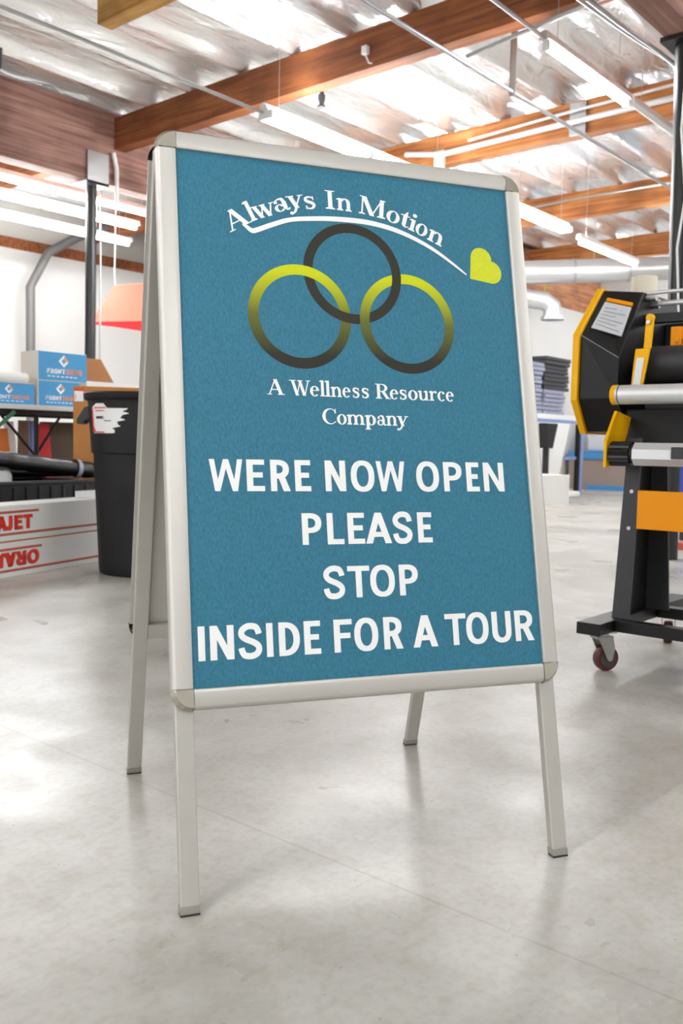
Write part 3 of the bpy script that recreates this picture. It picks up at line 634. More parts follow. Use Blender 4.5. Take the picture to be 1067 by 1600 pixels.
m = MB(); m.box(1.740, YM-.086, .124, 1.790, .086, .160); m.build('cross_beam', M['black'], lam, bevel=.002)
m = MB(); m.box(1.452, YM-.052, .437, 1.474, .052, .553); m.build('front_rail', M['orange'], lam, bevel=.002)['label'] = 'broad orange rail between the posts'
m = MB(); m.box(1.56, YM-.148, .690, 1.92, .148, .800); m.build('lower_body', M['black_soft'], lam, bevel=.006)
m = MB(); m.box(1.86, YM-.148, .800, 1.92, .148, 1.10); m.build('rear_panel', M['black_soft'], lam, bevel=.003)
def roll(name, x, z, r, y0, y1, mt, n=28, phase=0.0, **k):
    m = MB(); m.tube([(x, y0, z), (x, y1, z)], r, n, True, phase); return m.build(name, mt, lam, smooth=n > 10, **k)
roll('feed_roller', 1.450, .840, .0292, YM-.125, .125, M['silver'])['label'] = 'long silver front roller'
for y0, y1 in ((.125, .140), (YM-.140, YM-.125)): roll('roller_cap', 1.450, .840, .0300, y0, y1, M['yellow'])
roll('roller_collar', 1.450, .840, .0298, .116, .119, M['charcoal'])
o = roll('rewind_shaft', 1.420, .6620, .0365, YM-.048, .048, M['silver'], n=8, phase=PI/8); o['label'] = 'silver faceted rewind shaft'
m = MB(); m.box(1.379, -.105, .650, 1.386, -.070, .684); m.build('shaft_clip', M['black_gloss'], o, bevel=.002)
kn = MB()
NR = 18
prof_ = [(.034 if k % 2 else .0375) for k in range(NR*2)]
A = [kn.v((1.420+prof_[k]*math.cos(PI*k/NR), .060, .662+prof_[k]*math.sin(PI*k/NR))) for k in range(NR*2)]
B = [kn.v((1.420+prof_[k]*math.cos(PI*k/NR), .122, .662+prof_[k]*math.sin(PI*k/NR))) for k in range(NR*2)]
for k in range(NR*2): kn.bm.faces.new((A[k], A[(k+1) % (NR*2)], B[(k+1) % (NR*2)], B[k]))
kn.bm.faces.new(A[::-1]); kn.bm.faces.new(B)
kn.build('tension_knob', M['black_gloss'], lam)['label'] = 'ribbed black knob on the rewind shaft'
roll('knob_collar', 1.420, .662, .028, .048, .060, M['charcoal'])
def arm(fn):
    m = MB(); m.prism([(x, fn(.126), z) for x, z in ((1.385, .620), (1.385, .700), (1.452, .792), (1.560, .775), (1.520, .700), (1.440, .680), (1.425, .625))], (0, fn(.136)-fn(.126), 0)); m.build('shaft_bracket', M['yellow'], lam, bevel=.0015)
both(arm)
m = MB(); m.hexa([(1.500, .108, .868), (1.500, .072, .868), (1.510, .072, .868), (1.510, .108, .868), (1.532, .112, .985), (1.532, .066, .985), (1.542, .066, .985), (1.542, .112, .985)]); pb = m.build('pressure_lever', M['yellow'], lam, bevel=.002)
m = MB(); m.hexa([(1.532, .086, .985), (1.532, .064, .985), (1.542, .064, .985), (1.542, .086, .985), (1.552, .090, 1.080), (1.552, .066, 1.080), (1.562, .066, 1.080), (1.562, .090, 1.080)]); m.tube([(1.548, .078, 1.080), (1.566, .078, 1.080)], .012, 16); m.build('lever_handle', M['yellow'], pb, bevel=.001)
m = MB(); m.tube([(1.540, .078, 1.066), (1.546, .078, 1.066)], .006, 12); m.build('pivot_bolt', M['steel'], pb)
m = MB(); m.hexa([(1.4975, .101, .872), (1.4975, .078, .872), (1.4995, .078, .872), (1.4995, .101, .872), (1.5195, .101, .956), (1.5195, .078, .956), (1.5215, .078, .956), (1.5215, .101, .956)]); m.build('lever_sticker', M['paper'], pb)
roll('pressure_roller', 1.625, .942, .058, YM-.088, .088, M['roller'])['label'] = 'thick dark rubber roller'
roll('lower_roller', 1.625, .822, .058, YM-.088, .088, M['roller'])
roll('roller_axle', 1.625, .942, .020, .088, .150, M['charcoal'])
roll('idler_rod', 1.740, 1.150, .009, YM-.150, .150, M['silver'])
roll('idler_rod', 1.700, 1.180, .006, YM-.150, .150, M['silver'])
m = MB(); m.box(1.690, YM-.150, 1.082, 1.720, .150, 1.112); m.build('cutter_bar', M['black'], lam, bevel=.002)
m = MB(); m.box(1.64, .012, 1.000, 1.668, .046, 1.060); m.box(1.632, .018, 1.010, 1.642, .028, 1.022); m.box(1.645, .000, 1.02, 1.665, .014, 1.05); m.build('cutter_head', M['orange'], lam, bevel=.003)
m = MB(); m.tube([(1.70, .150, 1.165), (1.70, .118, 1.165)], .012, 12); m.tube([(1.740, .150, 1.150), (1.740, .124, 1.150)], .015, 12); m.build('rod_holder', M['steel'], lam)
# cream paper roll standing on top of the end housing
m = MB(); m.lathe([(.036, 0), (.0425, .001), (.0425, .060), (.036, .0615), (.020, .0605)], (1.83, .215, 1.1975), 28); tag(m.build('paper_roll', M['cream'], smooth=True), 'small cream paper roll standing on top of the laminator', 'roll')

# ================================================================ TRASH CAN
tc_ = (1.71, 2.75, 0)
can = thing('trash_can', 'tall black plastic trash can with a torn white sticker behind the sign', 'trash can', tc_)
CR = [(.222, 0), (.232, .006), (.236, .03), (.2555, .58), (.258, .600), (.272, .612), (.288, .850), (.291, .868), (.304, .872), (.310, .880), (.310, .902), (.302, .908), (.294, .906), (.290, .88), (.262, .60), (.236, .05)]
PH0 = math.atan2(-1.051-2.75, -1.2286-1.71)
def crf(t, z):
    k = 1.0
    if .06 < z < .40: k -= .022*(0.5+0.5*math.tanh(9*math.sin(3*(t-PH0+math.radians(62)))))*min(1, (z-.06)/.03, (.40-z)/.03)
    return k
m = MB(); prof = []
for (r0, z0), (r1, z1) in zip(CR, CR[1:]):
    n = max(1, int(abs(z1-z0)/.03))
    for k in range(n): prof.append((r0+(r1-r0)*k/n, z0+(z1-z0)*k/n))
prof.append(CR[-1])
m.lathe(prof, tc_, 96, crf); body = m.build('can_body', M['can'], can, smooth=True)
def rad(z):
    for (r0, z0), (r1, z1) in zip(CR[:9], CR[1:9]):
        if z0 <= z <= z1: return r0+(r1-r0)*(z-z0)/(z1-z0)
    return .29
for dphi in (math.radians(-100), math.radians(80)):
    a = PH0+dphi; e = Vector((math.cos(a), math.sin(a), 0)); p_ = Vector((-e.y, e.x, 0)); cc = Vector(tc_)
    m = MB()
    for s_ in (-1, 1):
        m.prism([cc+e*.268+p_*s_*.055+Vector((0, 0, .845)), cc+e*.300+p_*s_*.055+Vector((0, 0, .835)), cc+e*.338+p_*s_*.055+Vector((0, 0, .775)), cc+e*.338+p_*s_*.055+Vector((0, 0, .752)), cc+e*.318+p_*s_*.055+Vector((0, 0, .752)), cc+e*.268+p_*s_*.055+Vector((0, 0, .79))], p_*(.008*s_))
    m.tube([cc+e*.328+p_*-.062+Vector((0, 0, .762)), cc+e*.328+p_*.062+Vector((0, 0, .762))], .012, 10)
    m.build('can_handle', M['bin'], can, bevel=.002)
def can_patch(pts, name, mt, par, off):
    m = MB(); m.face([(tc_[0]+(rad(z)+off)*math.cos(PH0+math.radians(a)), tc_[1]+(rad(z)+off)*math.sin(PH0+math.radians(a)), z) for a, z in pts]); return m.build(name, mt, par)
def can_grid(a_of, z0, z1, name, mt, par, off, n=24):
    m = MB(); rows = []
    for k in range(n+1):
        z = z0+(z1-z0)*k/n; a0, a1 = a_of(k/n)
        rows.append([m.v((tc_[0]+(rad(z)+off)*math.cos(PH0+math.radians(a0+(a1-a0)*i/10)), tc_[1]+(rad(z)+off)*math.sin(PH0+math.radians(a0+(a1-a0)*i/10)), z)) for i in range(11)])
    for A, B in zip(rows, rows[1:]):
        for i in range(10): m.bm.faces.new((A[i], A[i+1], B[i+1], B[i]))
    return m.build(name, mt, par, smooth=True)
def torn(t_):
    if t_ > .84: return (-66+ (t_-.84)*60, -40-(t_-.84)*30)
    return (-66+(3 if t_ < .05 else 0), -36+ (t_**0.8)*21 + 3.0*math.sin(t_*31) + 1.6*math.sin(t_*57+1))
st = can_grid(torn, .706, .850, 'torn_sticker', M['paper'], body, .0025, 36); st['label'] = 'torn white sticker with a red border'
can_grid(lambda t_: (-65.5, -62.5+(0 if t_ > .25 else (1-t_/.25)*4)), .710, .828, 'sticker_border', M['red'], st, .0035)
can_grid(lambda t_: (-60, -45), .708, .714, 'sticker_border', M['red'], st, .0035, 3)
can_grid(lambda t_: (-60, -42), .826, .832, 'sticker_border', M['red'], st, .0035, 3)
can_grid(lambda t_: (-58, -45+3*math.sin(t_*9)), .812, .817, 'sticker_border', M['red'], st, .0035, 4)
can_grid(lambda t_: (-57, -46+2*math.sin(t_*9)), .776, .788, 'sticker_print', M['charcoal'], st, .0035, 6)
can_grid(lambda t_: (-45, -36), .764, .768, 'sticker_print', M['charcoal'], st, .0035, 3)

# ================================================================ CARTONS, TABLE AND THE PILE ON THE LEFT
def rotm(o, a): return Matrix.Translation(o) @ Matrix.Rotation(a, 4, 'Z')
BA = math.atan2(3.226-2.994, 1.749-1.038); OB = rotm((1.749, 3.226, 0), BA)      # front lower right reference of the long cartons; x runs along the front
def carton_text(root, ox, z0, items, k, mt, name, flip, par, mtx, yoff):
    m = MB()
    for ch, a, b in items:
        for poly in sans(ch, b-a, t=.27, h=.22):
            pts = []
            for px, py in poly:
                X, Zv = (a+px)*k, py*k*.78
                if flip: X, Zv = -X, k*.78-Zv
                pts.append(mtx @ Vector((ox+X, -yoff, z0+Zv)))
            m.face(pts)
    return m.build(name, mt, par)
def long_carton(label, z0, z1, x0, x1, flip, dx):
    t = thing('vinyl_carton', label, 'carton', (1.2, 3.1, z0), 0, 'long white cartons of vinyl')
    m = MB(); m.box(x0, 0, z0, x1, .185, z1, OB); b = m.build('carton_body', M['carton_white'], t, bevel=.003)
    h = z1-z0
    for zz in (z0+.030, z1-.036):
        m = MB(); xe = x1 if (zz < z0+.05) else (-.455+dx)
        m.box(x0, -.0008, zz, xe, 0, zz+.009, OB); m.build('printed_line', M['redline'], b)
        m = MB(); m.box(x0, -.0006, zz-.003, xe, 0, zz+.001, OB); m.build('printed_line', M['darkline'], b)
    k = .088
    letters = [('O', 0, .95), ('R', 1.05, 1.85), ('A', 1.86, 2.72), ('J', 2.62, 3.12), ('E', 3.28, 3.92), ('T', 3.98, 4.72)]
    ox = (-.505+dx-4.72*k) if not flip else (-.475+dx)
    zt_ = z0+.054
    carton_text(t, ox+.004*(1 if not flip else -1), zt_-.003, letters, k, M['darkline'], 'brand_shadow', flip, b, OB, .0010)
    carton_text(t, ox, zt_, letters, k, M['red'], 'red_lettering', flip, b, OB, .0016)
    return t
long_carton('long white vinyl carton with upside-down red lettering lying on the floor', 0, .170, -1.25, .26, True, 0)
long_carton('long white vinyl carton with upright red lettering on top of the lower carton', .178, .350, -1.25, .25, False, -.02)
m = MB(); m.box(-1.0, .005, .170, .24, .15, .178, OB); tag(m.build('cardboard_strip', M['cardboard']), 'flat cardboard strip sandwiched between the two long white cartons', 'cardboard')
m = MB(); m.box(.02, .03, .350, .22, .17, .385, OB); tag(m.build('small_white_box', M['carton_white'], bevel=.002), 'small white box lying on the long carton beside the trash can', 'box')
# black storage bin behind the cartons
bn = thing('storage_bin', 'open black storage bin behind the long white cartons', 'bin', (1.7, 3.9, 0))
OB2 = rotm((2.05, 3.72, 0), BA*0.6)
m = MB(); m.box(-1.2, 0, 0, .1, .55, .010, OB2); m.box(-1.2, 0, 0, .1, .012, .425, OB2); m.box(-1.2, .538, 0, .1, .55, .425, OB2); m.box(-1.2, 0, 0, -1.188, .55, .425, OB2); m.box(.088, 0, 0, .1, .55, .425, OB2)
for k in range(14): m.box(-1.14+k*.09, -.008, .02, -1.11+k*.09, 0, .40, OB2)
m.build('bin_shell', M['bin'], bn, bevel=.002)
m = MB(); m.box(-1.22, -.02, .418, .12, .03, .434, OB2); m.box(-1.22, .52, .418, .12, .57, .434, OB2); m.build('bin_rim', M['charcoal'], bn, bevel=.003)
m = MB(); m.tube([(1.545, 3.87, .012), (1.545, 3.87, .46), (1.545, 3.87, .485)], [.055, .055, .04], 18); tag(m.build('white_jug', M['paper'], smooth=True), 'white plastic jug poking out of the black storage bin', 'jug')
# film-wrapped roll across the bin
wr = thing('wrapped_roll', 'black film-wrapped roll lying slanted across the storage bin', 'roll', (1.5, 3.78, .5))
m = MB(); P0, P1 = Vector((.70, 3.80, .632)), Vector((2.14, 3.84, .482)); N = 60
pts = [P0.lerp(P1, k/N) for k in range(N+1)]
m.tube(pts, [.050+.0022*math.sin(k*.9)+.0016*math.sin(k*2.3) for k in range(N+1)], 20); m.build('film_wrap', M['wrap'], wr, smooth=True)
m = MB(); m.tube([P0.lerp(P1, .905), P0.lerp(P1, .925)], .0565, 20, False); m.build('tape_band', M['greytape'], wr, smooth=True)
m = MB(); m.tube([(.9, 3.98, .466), (1.65, 4.05, .466), (2.12, 4.08, .466)], .030, 14); tag(m.build('black_tube', M['bin'], smooth=True), 'thin black tube lying flat behind the film-wrapped roll', 'tube')

# folding work table
tb = thing('folding_table', 'long grey folding table carrying blue cartons by the left wall', 'table', (2.2, 4.95, 0))
m = MB(); m.box(.6, 4.60, .868, 3.6, 5.40, .900); m.build('table_top', M['table'], tb, bevel=.004)
m = MB(); m.box(.7, 4.64, .835, 3.5, 4.66, .868); m.box(.7, 5.34, .835, 3.5, 5.36, .868); m.build('table_apron', M['black'], tb)
for x in (1.0, 2.26, 3.3):
    for y in (4.68, 5.32):
        m = MB(); m.tube([(x, y, 0), (x, y, .868)], .016, 10); m.build('leg', M['black'], tb, smooth=True)
for a, b in (((1.98, 4.67, .84), (2.30, 4.67, .50)), ((2.46, 4.69, .84), (2.22, 4.69, .50)), ((1.90, 5.3, .84), (2.30, 5.3, .50))):
    m = MB(); m.tube([a, b], .010, 8); m.build('leg_brace', M['black'], tb)
# blue cartons with a printed diamond and two-tone lettering
def blue_carton(label, x0, x1, z0, z1, y0=4.66, d=.22):
    t = thing('printed_carton', label, 'carton', ((x0+x1)/2, y0+d/2, z0), 0, 'blue and white printed cartons on the table')
    m = MB(); m.box(x0, y0, z0, x1, y0+d, z1); b = m.build('carton_body', M['carton_white'], t, bevel=.002)
    m = MB(); m.box(x0+.004, y0-.0012, z0+.003, x1-.002, y0-.0001, z1-.003); fcc = m.build('blue_front', M['carton_blue'], b)
    xc = (x0+x1)/2+.008; h = z1-z0; zc = z0+h*.69; s1 = h*.21; s2 = h*.10; yy = y0-.0016
    m = MB()
    A = [(xc, yy, zc+s1), (xc+s1, yy, zc), (xc, yy, zc-s1), (xc-s1, yy, zc), (xc, yy, zc+s1)]; B = [(xc, yy, zc+s2), (xc+s2, yy, zc), (xc, yy, zc-s2), (xc-s2, yy, zc), (xc, yy, zc+s2)]
    m.strip(A, B); m.build('diamond_emblem', M['ink_white'], b)
    m = MB(); m.face([(xc+s1*.15, yy-.0004, zc+s1*.85), (xc+s1, yy-.0004, zc), (xc+s1*.72, yy-.0004, zc-s1*.2), (xc-.001, yy-.0004, zc+s1*.55)]); m.build('emblem_accent', M['orange_ink'], b)
    k = h*.165; x = x0+(x1-x0)*.17; wl = (x1-x0)*.70/9.0; zb_ = z0+h*.25
    for nm, word, mt in (('white_lettering', 'FRONT', M['ink_white']), ('orange_lettering', 'SIGNS', M['orange_ink'])):
        m = MB()
        for ch in word:
            wd = wl*(.42 if ch == 'I' else .86)
            for poly in sans(ch, wd/k, t=.27, h=.21): m.face([(x+px*k, yy, zb_+py*k) for px, py in poly])
            x += wl*(.55 if ch == 'I' else 1.0)
        m.build(nm, mt, b)
    m = MB()
    for k2 in range(7):
        xa = x0+(x1-x0)*(.19+.09*k2); m.face([(xa, yy, z0+h*.14), (xa+(x1-x0)*.06, yy, z0+h*.14), (xa+(x1-x0)*.06, yy, z0+h*.17), (xa, yy, z0+h*.17)])
    m.build('tagline_bars', M['ink_white'], b)
    return t
blue_carton('blue printed carton lying on the table beside the tall brown box', 2.262, 2.60, .900, 1.078)
blue_carton('blue printed carton on top of another blue carton', 2.262, 2.652, 1.0785, 1.280)
blue_carton('blue printed carton at the left with a white roll on top', 1.84, 2.235, .900, 1.048)
m = MB(); m.tube([(1.3, 4.70, 1.0835), (2.196, 4.70, 1.0835)], .035, 20); tag(m.build('white_roll', M['paper'], smooth=True), 'white paper roll lying on the leftmost blue carton', 'roll')
m = MB(); m.box(1.5, 4.92, .900, 2.02, 5.2, 1.22); m.box(1.62, 4.92, 1.22, 1.99, 5.2, 1.235); tag(m.build('mustard_carton', M['mustard'], bevel=.002), 'mustard yellow carton at the left frame edge behind the white roll', 'carton')
m = MB(); m.box(2.68, 4.70, .900, 3.25, 5.1, 1.098); tag(m.build('flat_carton', M['carton_white'], bevel=.003), 'low white carton under the leaning cardboard sheet', 'carton')
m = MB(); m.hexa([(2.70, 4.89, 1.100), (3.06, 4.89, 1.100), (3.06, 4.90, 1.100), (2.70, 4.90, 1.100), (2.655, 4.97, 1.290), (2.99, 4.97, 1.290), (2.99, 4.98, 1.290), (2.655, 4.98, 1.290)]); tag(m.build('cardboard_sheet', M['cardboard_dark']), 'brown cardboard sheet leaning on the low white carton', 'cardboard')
# tall brown box in front of the table
tx = thing('tall_carton', 'tall brown cardboard box standing between the table and the trash can', 'carton', (2.35, 4.2, 0))
TCM = rotm((2.125, 4.03, 0), math.radians(-33.5))
m = MB(); m.box(0, 0, 0, .46, .30, 1.012, TCM); b = m.build('carton_body', M['cardboard'], tx, bevel=.003)
m = MB(); m.box(.006, -.0015, .915, .062, -.0001, .995, TCM); s_ = m.build('shipping_label', M['paper'], b)
m = MB(); m.box(.006, -.0025, .980, .062, -.0016, .995, TCM); m.box(.012, -.0025, .925, .016, -.0016, .96, TCM); m.build('label_print', M['red'], s_)
# things stored under the table
def slab(name, label, cat, x0, y0, x1, y1, h, lean, mt):
    m = MB(); m.hexa([(x0, y0, 0), (x1, y0, 0), (x1, y1, 0), (x0, y1, 0), (x0+lean, y0+.03, h), (x1+lean, y0+.03, h), (x1+lean, y1+.03, h), (x0+lean, y1+.03, h)]); return tag(m.build(name, mt, bevel=.002), label, cat)
slab('dark_panel', 'dark brown panel standing under the table beside the tall brown box', 'panel', 2.56, 5.02, 2.90, 5.10, .80, 0, M['brown_dark'])
slab('red_sheet', 'red sheet standing under the table', 'sheet', 2.42, 4.86, 2.54, 4.88, .78, -.05, M['red_sheet'])
slab('blue_strip', 'narrow periwinkle blue strip standing under the table', 'strip', 2.335, 4.84, 2.362, 4.87, .80, 0, M['blue_sheet'])
slab('white_board', 'white board leaning under the table between the orange one and brown cloth', 'board', 2.20, 4.84, 2.27, 4.86, .79, -.07, M['paper'])
slab('orange_board', 'orange foam board leaning under the table at the left frame edge', 'board', 1.95, 4.80, 2.19, 4.83, .74, -.06, M['orange_sheet'])
m = MB()
for k in range(5):
    x = 2.262+k*.014; m.tube([(x, 4.90, .02), (x+.004*math.sin(k), 4.90+.006*(k % 2), .40), (x+.004*math.cos(k*2), 4.90, .80)], [.022, .02, .014], 8)
tag(m.build('brown_cloth', M['cloth'], smooth=True), 'bunched brown cloth hanging under the table beside the blue strip', 'cloth')
m = MB(); m.tube([(1.50, 4.50, .30), (1.62, 4.50, .52), (2.02, 4.55, .848)], .013, 10); m.tube([(1.50, 4.50, .30), (1.46, 4.5, .0)], .013, 10); tag(m.build('green_pole', M['green'], smooth=True), 'dark green pole leaning against the table edge', 'pole')

# ================================================================ COLUMNS, PIPES AND CONDUITS
lp = thing('support_column', 'black steel column standing behind the table on the left', 'column', (4.10, 6.71, 0))
m = MB(); m.tube([(4.07, 6.71, 0), (4.10, 6.71, 3.15)], .052, 20); m.build('column_pipe', M['pole_black'], lp, smooth=True)
m = MB(); m.box(3.98, 6.595, 3.12, 4.22, 6.615, 3.42); m.box(3.98, 6.595, 3.12, 4.22, 6.82, 3.145); m.build('column_bracket', M['galv'], lp, bevel=.003)
m = MB(); m.tube([(4.16, 6.67, .02), (4.18, 6.67, 3.1)], .010, 8); m.build('column_conduit', M['galv'], lp)
m = MB(); m.tube([(4.30, 6.58, 2.95), (4.30, 6.58, 3.30), (4.26, 6.58, 3.45)], .022, 10); tag(m.build('white_pipe', M['white_enamel'], smooth=True), 'short white pipe on the girder beside the left column', 'pipe')
rp = thing('support_column', 'black steel column rising behind the laminator on the right', 'column', (4.45, 1.06, 0))
m = MB(); m.tube([(4.445, 1.065, 0), (4.45, 1.115, 3.15)], .052, 20); m.build('column_pipe', M['pole_black'], rp, smooth=True)
m = MB(); m.box(4.33, 1.005, 3.12, 4.60, 1.22, 3.15); m.build('column_bracket', M['pole_black'], rp, bevel=.003)
m = MB(); m.tube([(4.40, 1.00, 1.25), (4.40, 1.03, 3.1)], .020, 10); m.build('column_conduit', M['blue_frame'], rp, smooth=True)
m = MB(); m.tube([(4.38, 1.035, 1.3), (4.375, 1.075, 1.9), (4.39, 1.045, 2.2), (4.385, 1.085, 2.6), (4.39, 1.07, 3.1)], .007, 8); m.build('column_cable', M['white_enamel'], rp, smooth=True)
def pipe(name, label, cat, pts, r, mt, n=12, group=None):
    m = MB(); m.tube(pts, r, n); return tag(m.build(name, mt, smooth=True), label, cat, group)
pipe('wall_pipe', 'grey pipe climbing the left wall and bending toward the ceiling', 'pipe', [(5.48, 10.1, 0), (5.48, 10.1, 2.68), (5.75, 10.1, 3.17), (6.24, 10.05, 3.48), (6.9, 9.9, 3.75)], .060, M['pipe_grey'], 14)
pipe('conduit', 'thin silver conduit running over the sign to the ceiling light', 'conduit', [(.2, 4.07, 3.17), (3.80, 4.07, 3.17)], .0135, M['galv'], 8)
pipe('conduit', 'silver conduit passing the hanging strut and running on to the far wall', 'conduit', [(2.0, 2.33, 3.15), (4.56, 2.345, 3.15), (10.5, 2.36, 3.15)], .0150, M['galv'], 10)
pipe('conduit', 'silver conduit crossing toward the right girder above the bright tube', 'conduit', [(3.93, 2.33, 3.19), (3.84, 1.19, 3.26), (3.81, .8, 3.26)], .0135, M['galv'], 8)
pipe('conduit', 'short silver conduit feeding the bright tube at upper right', 'conduit', [(2.3, 1.80, 3.19), (3.98, 1.81, 3.19)], .0120, M['galv'], 8)
pipe('conduit', 'bent silver conduit curving down onto the right column', 'conduit', [(3.60, 1.44, 3.2), (4.10, 1.41, 3.2), (4.50, 1.34, 3.17), (4.62, 1.24, 3.10), (4.63, 1.17, 2.9)], .0130, M['galv'], 10)
pipe('conduit', 'second bent conduit just below the one curving onto the right column', 'conduit', [(3.64, 1.36, 3.16), (4.10, 1.34, 3.16), (4.44, 1.27, 3.12), (4.53, 1.19, 3.04), (4.53, 1.155, 2.9)], .0130, M['galv'], 10)
pipe('conduit', 'long grey conduit along the joist nearest the far duct', 'conduit', [(9.24, 1.3, 3.70), (9.24, 4.3, 3.70), (9.24, 6.5, 3.62)], .0130, M['galv'], 8)
pipe('white_pipe', 'white pipe running along the second joist behind the sign', 'pipe', [(6.535, 1.3, 3.62), (6.535, 3.2, 3.60), (6.535, 4.3, 3.58), (6.535, 4.75, 3.66)], .026, M['white_enamel'], 10)
pipe('white_pipe', 'thin white pipe just above another along the second joist', 'pipe', [(6.545, 1.3, 3.74), (6.545, 3.0, 3.70), (6.545, 4.0, 3.66)], .014, M['white_enamel'], 8)
m = MB(); m.box(6.566, 4.30, 3.46, 6.60, 4.42, 3.64); tag(m.build('junction_box', M['white_enamel'], bevel=.003), 'white junction box on the second joist just over the sign', 'box')
m = MB(); m.box(6.566, 2.78, 3.50, 6.60, 2.94, 3.78); tag(m.build('junction_box', M['galv'], bevel=.003), 'grey metal junction box on the second joist beside the crossing conduit', 'box')
m = MB(); m.box(4.26, 3.44, 3.60, 4.30, 3.49, 3.66); m.tube([(4.28, 3.465, 3.60), (4.28, 3.43, 3.53), (4.28, 3.40, 3.52)], .006, 8); tag(m.build('sensor', M['white_enamel'], bevel=.003), 'small white sensor fixed to the nearest crossing joist', 'sensor')
sp = thing('sprinkler_head', 'small dark sprinkler head hanging beside the nearest crossing joist', 'sprinkler', (4.46, 4.06, 3.4))
m = MB(); m.tube([(4.46, 4.06, 3.80), (4.46, 4.06, 3.49)], .018, 12); m.build('drop_pipe', M['charcoal'], sp)
m = MB(); m.lathe([(.010, -.03), (.034, -.028), (.036, -.018), (.020, .0), (.030, .03), (.030, .07)], (4.46, 4.06, 3.42), 16); m.build('sprinkler_nozzle', M['charcoal'], sp, smooth=True)
m = MB(); m.box(4.53, 2.315, 3.12, 4.535, 2.365, 3.80); m.box(4.53, 2.36, 3.12, 4.565, 2.365, 3.80); st_ = tag(m.build('hanging_strut', M['galv']), 'perforated silver strut hanging from the joist and holding a conduit', 'strut')
# black hook-like pipe in the upper left foil
pipe('black_pipe', 'dark bent pipe end under the foil at the left frame edge', 'pipe', [(2.7, 5.9, 3.75), (2.72, 5.95, 3.62), (2.62, 6.05, 3.5), (2.3, 6.2, 3.40)], .02, M['charcoal'])
# round galvanised ducts at the far right
du = thing('round_duct', 'large round galvanised duct hanging across the far right', 'duct', (10.2, 4.3, 3.0))
A_, B_ = Vector((9.3, 5.30, 2.935)), Vector((11.05, 3.12, 3.06)); d_ = (B_-A_)
m = MB(); m.tube([A_-d_*.3, A_, A_+d_*.25, A_+d_*.5, A_+d_*.75, B_, B_+d_*.3], .150, 28); m.build('duct_run', M['galv_duct'], du, smooth=True)
for k in (.1, .35, .6, .85):
    m = MB(); m.tube([A_+d_*k, A_+d_*(k+.012)], .157, 28); m.build('duct_collar', M['galv'], du, smooth=True)
for k in (.45, .9):
    p_ = A_+d_*k; m = MB(); m.tube([p_+Vector((0, 0, .14)), p_+Vector((0, 0, .9))], .006, 6); m.build('duct_hanger', M['galv'], du)
el = du
m = MB(); m.tube([(9.3, 5.40, 2.62), (9.62, 5.00, 2.63), (9.76, 4.83, 2.60), (9.82, 4.76, 2.53), (9.83, 4.75, 2.40)], [.12, .12, .12, .12, .13], 22); m.build('duct_elbow', M['galv_duct'], el, smooth=True)['label'] = 'grey elbow turning down beneath the duct'
m = MB(); m.tube([(9.83, 4.75, 2.40), (9.83, 4.75, 2.36)], [.15, .15], 22); m.build('elbow_flange', M['galv'], el, smooth=True)
m = MB(); m.tube([(9.4, 5.28, 2.73), (9.4, 5.28, 2.95)], .01, 6); m.build('elbow_hanger', M['galv'], el)
pipe('yellow_rope', 'yellow-green rope hanging in front of the far plywood', 'rope', [(12.3, 6.2, 3.88), (12.3, 6.2, 2.95)], .012, M['hose'], 6)
# peach and red hanging canopy by the left wall
cn = thing('fabric_canopy', 'peach and red fabric canopy hanging in front of the left wall', 'canopy', (5.4, 8.0, 2.0))
m = MB(); m.hexa([(4.965, 8.0, 2.012), (6.25, 7.90, 2.17), (6.27, 7.93, 2.17), (4.985, 8.03, 2.012), (5.50, 8.28, 2.53), (6.50, 8.24, 2.72), (6.51, 8.26, 2.72), (5.51, 8.30, 2.53)]); m.build('canopy_front', M['canopy_top'], cn)
m = MB(); m.hexa([(4.965, 8.0, 1.998), (6.25, 7.86, 1.955), (6.27, 8.28, 2.05), (4.99, 8.10, 2.00), (4.965, 8.0, 2.012), (6.25, 7.90, 2.168), (6.27, 8.28, 2.17), (4.99, 8.10, 2.012)]); m.build('canopy_valance', M['canopy_red'], cn)['label'] = 'red underside of the canopy'
m = MB(); m.tube([(5.52, 8.29, 2.52), (5.53, 8.32, 2.70), (5.56, 8.35, 3.0), (5.60, 8.38, 3.97)], .006, 6); m.build('canopy_cord', M['white_enamel'], cn)

# ================================================================ CEILING LIGHTS
def strip_light(label, x0, x1, y, z, ntube=2, per=1, group='fluorescent strip lights', lit=True):
    t = thing('strip_light', label, 'ceiling light', ((x0+x1)/2, y, z), 0, group)
    m = MB(); w = .032
    m.prism([(x0-.03, y-w, z+.035), (x0-.03, y-w*.6, z+.085), (x0-.03, y+w*.6, z+.085), (x0-.03, y+w, z+.035), (x0-.03, y+w*.5, z+.03), (x0-.03, y-w*.5, z+.03)], (x1-x0+.06, 0, 0)); m.build('light_housing', M['white_enamel'], t)
    L = (x1-x0)/ntube
    if lit:
        for k in range(ntube):
            for q in range(per):
                yy = y if per == 1 else y+(-.055 if q == 0 else .055)
                m = MB(); m.tube([(x0+k*L+.03, yy, z), (x0+(k+1)*L-.03, yy, z)], .019, 12); m.build('fluorescent_tube', M['tube'], t, smooth=True)
        for k in range(ntube):
            for e in (x0+k*L+.012, x0+(k+1)*L-.012): MB().box(e-.011, y-(.02 if per == 1 else .07), z-.02, e+.011, y+(.02 if per == 1 else .07), z+.035).build('lamp_holder', M['white_enamel'], t)
    for xx in (x0+.15, x1-.15):
        m = MB(); m.tube([(xx, y, z+.08), (xx, y, 3.86)], .0022, 6); m.build('hanger_rod', M['galv'], t)
    return t
strip_light('bright fluorescent tube left of the right column near the hanging strut', 4.02, 5.24, 1.815, 3.15, 1)
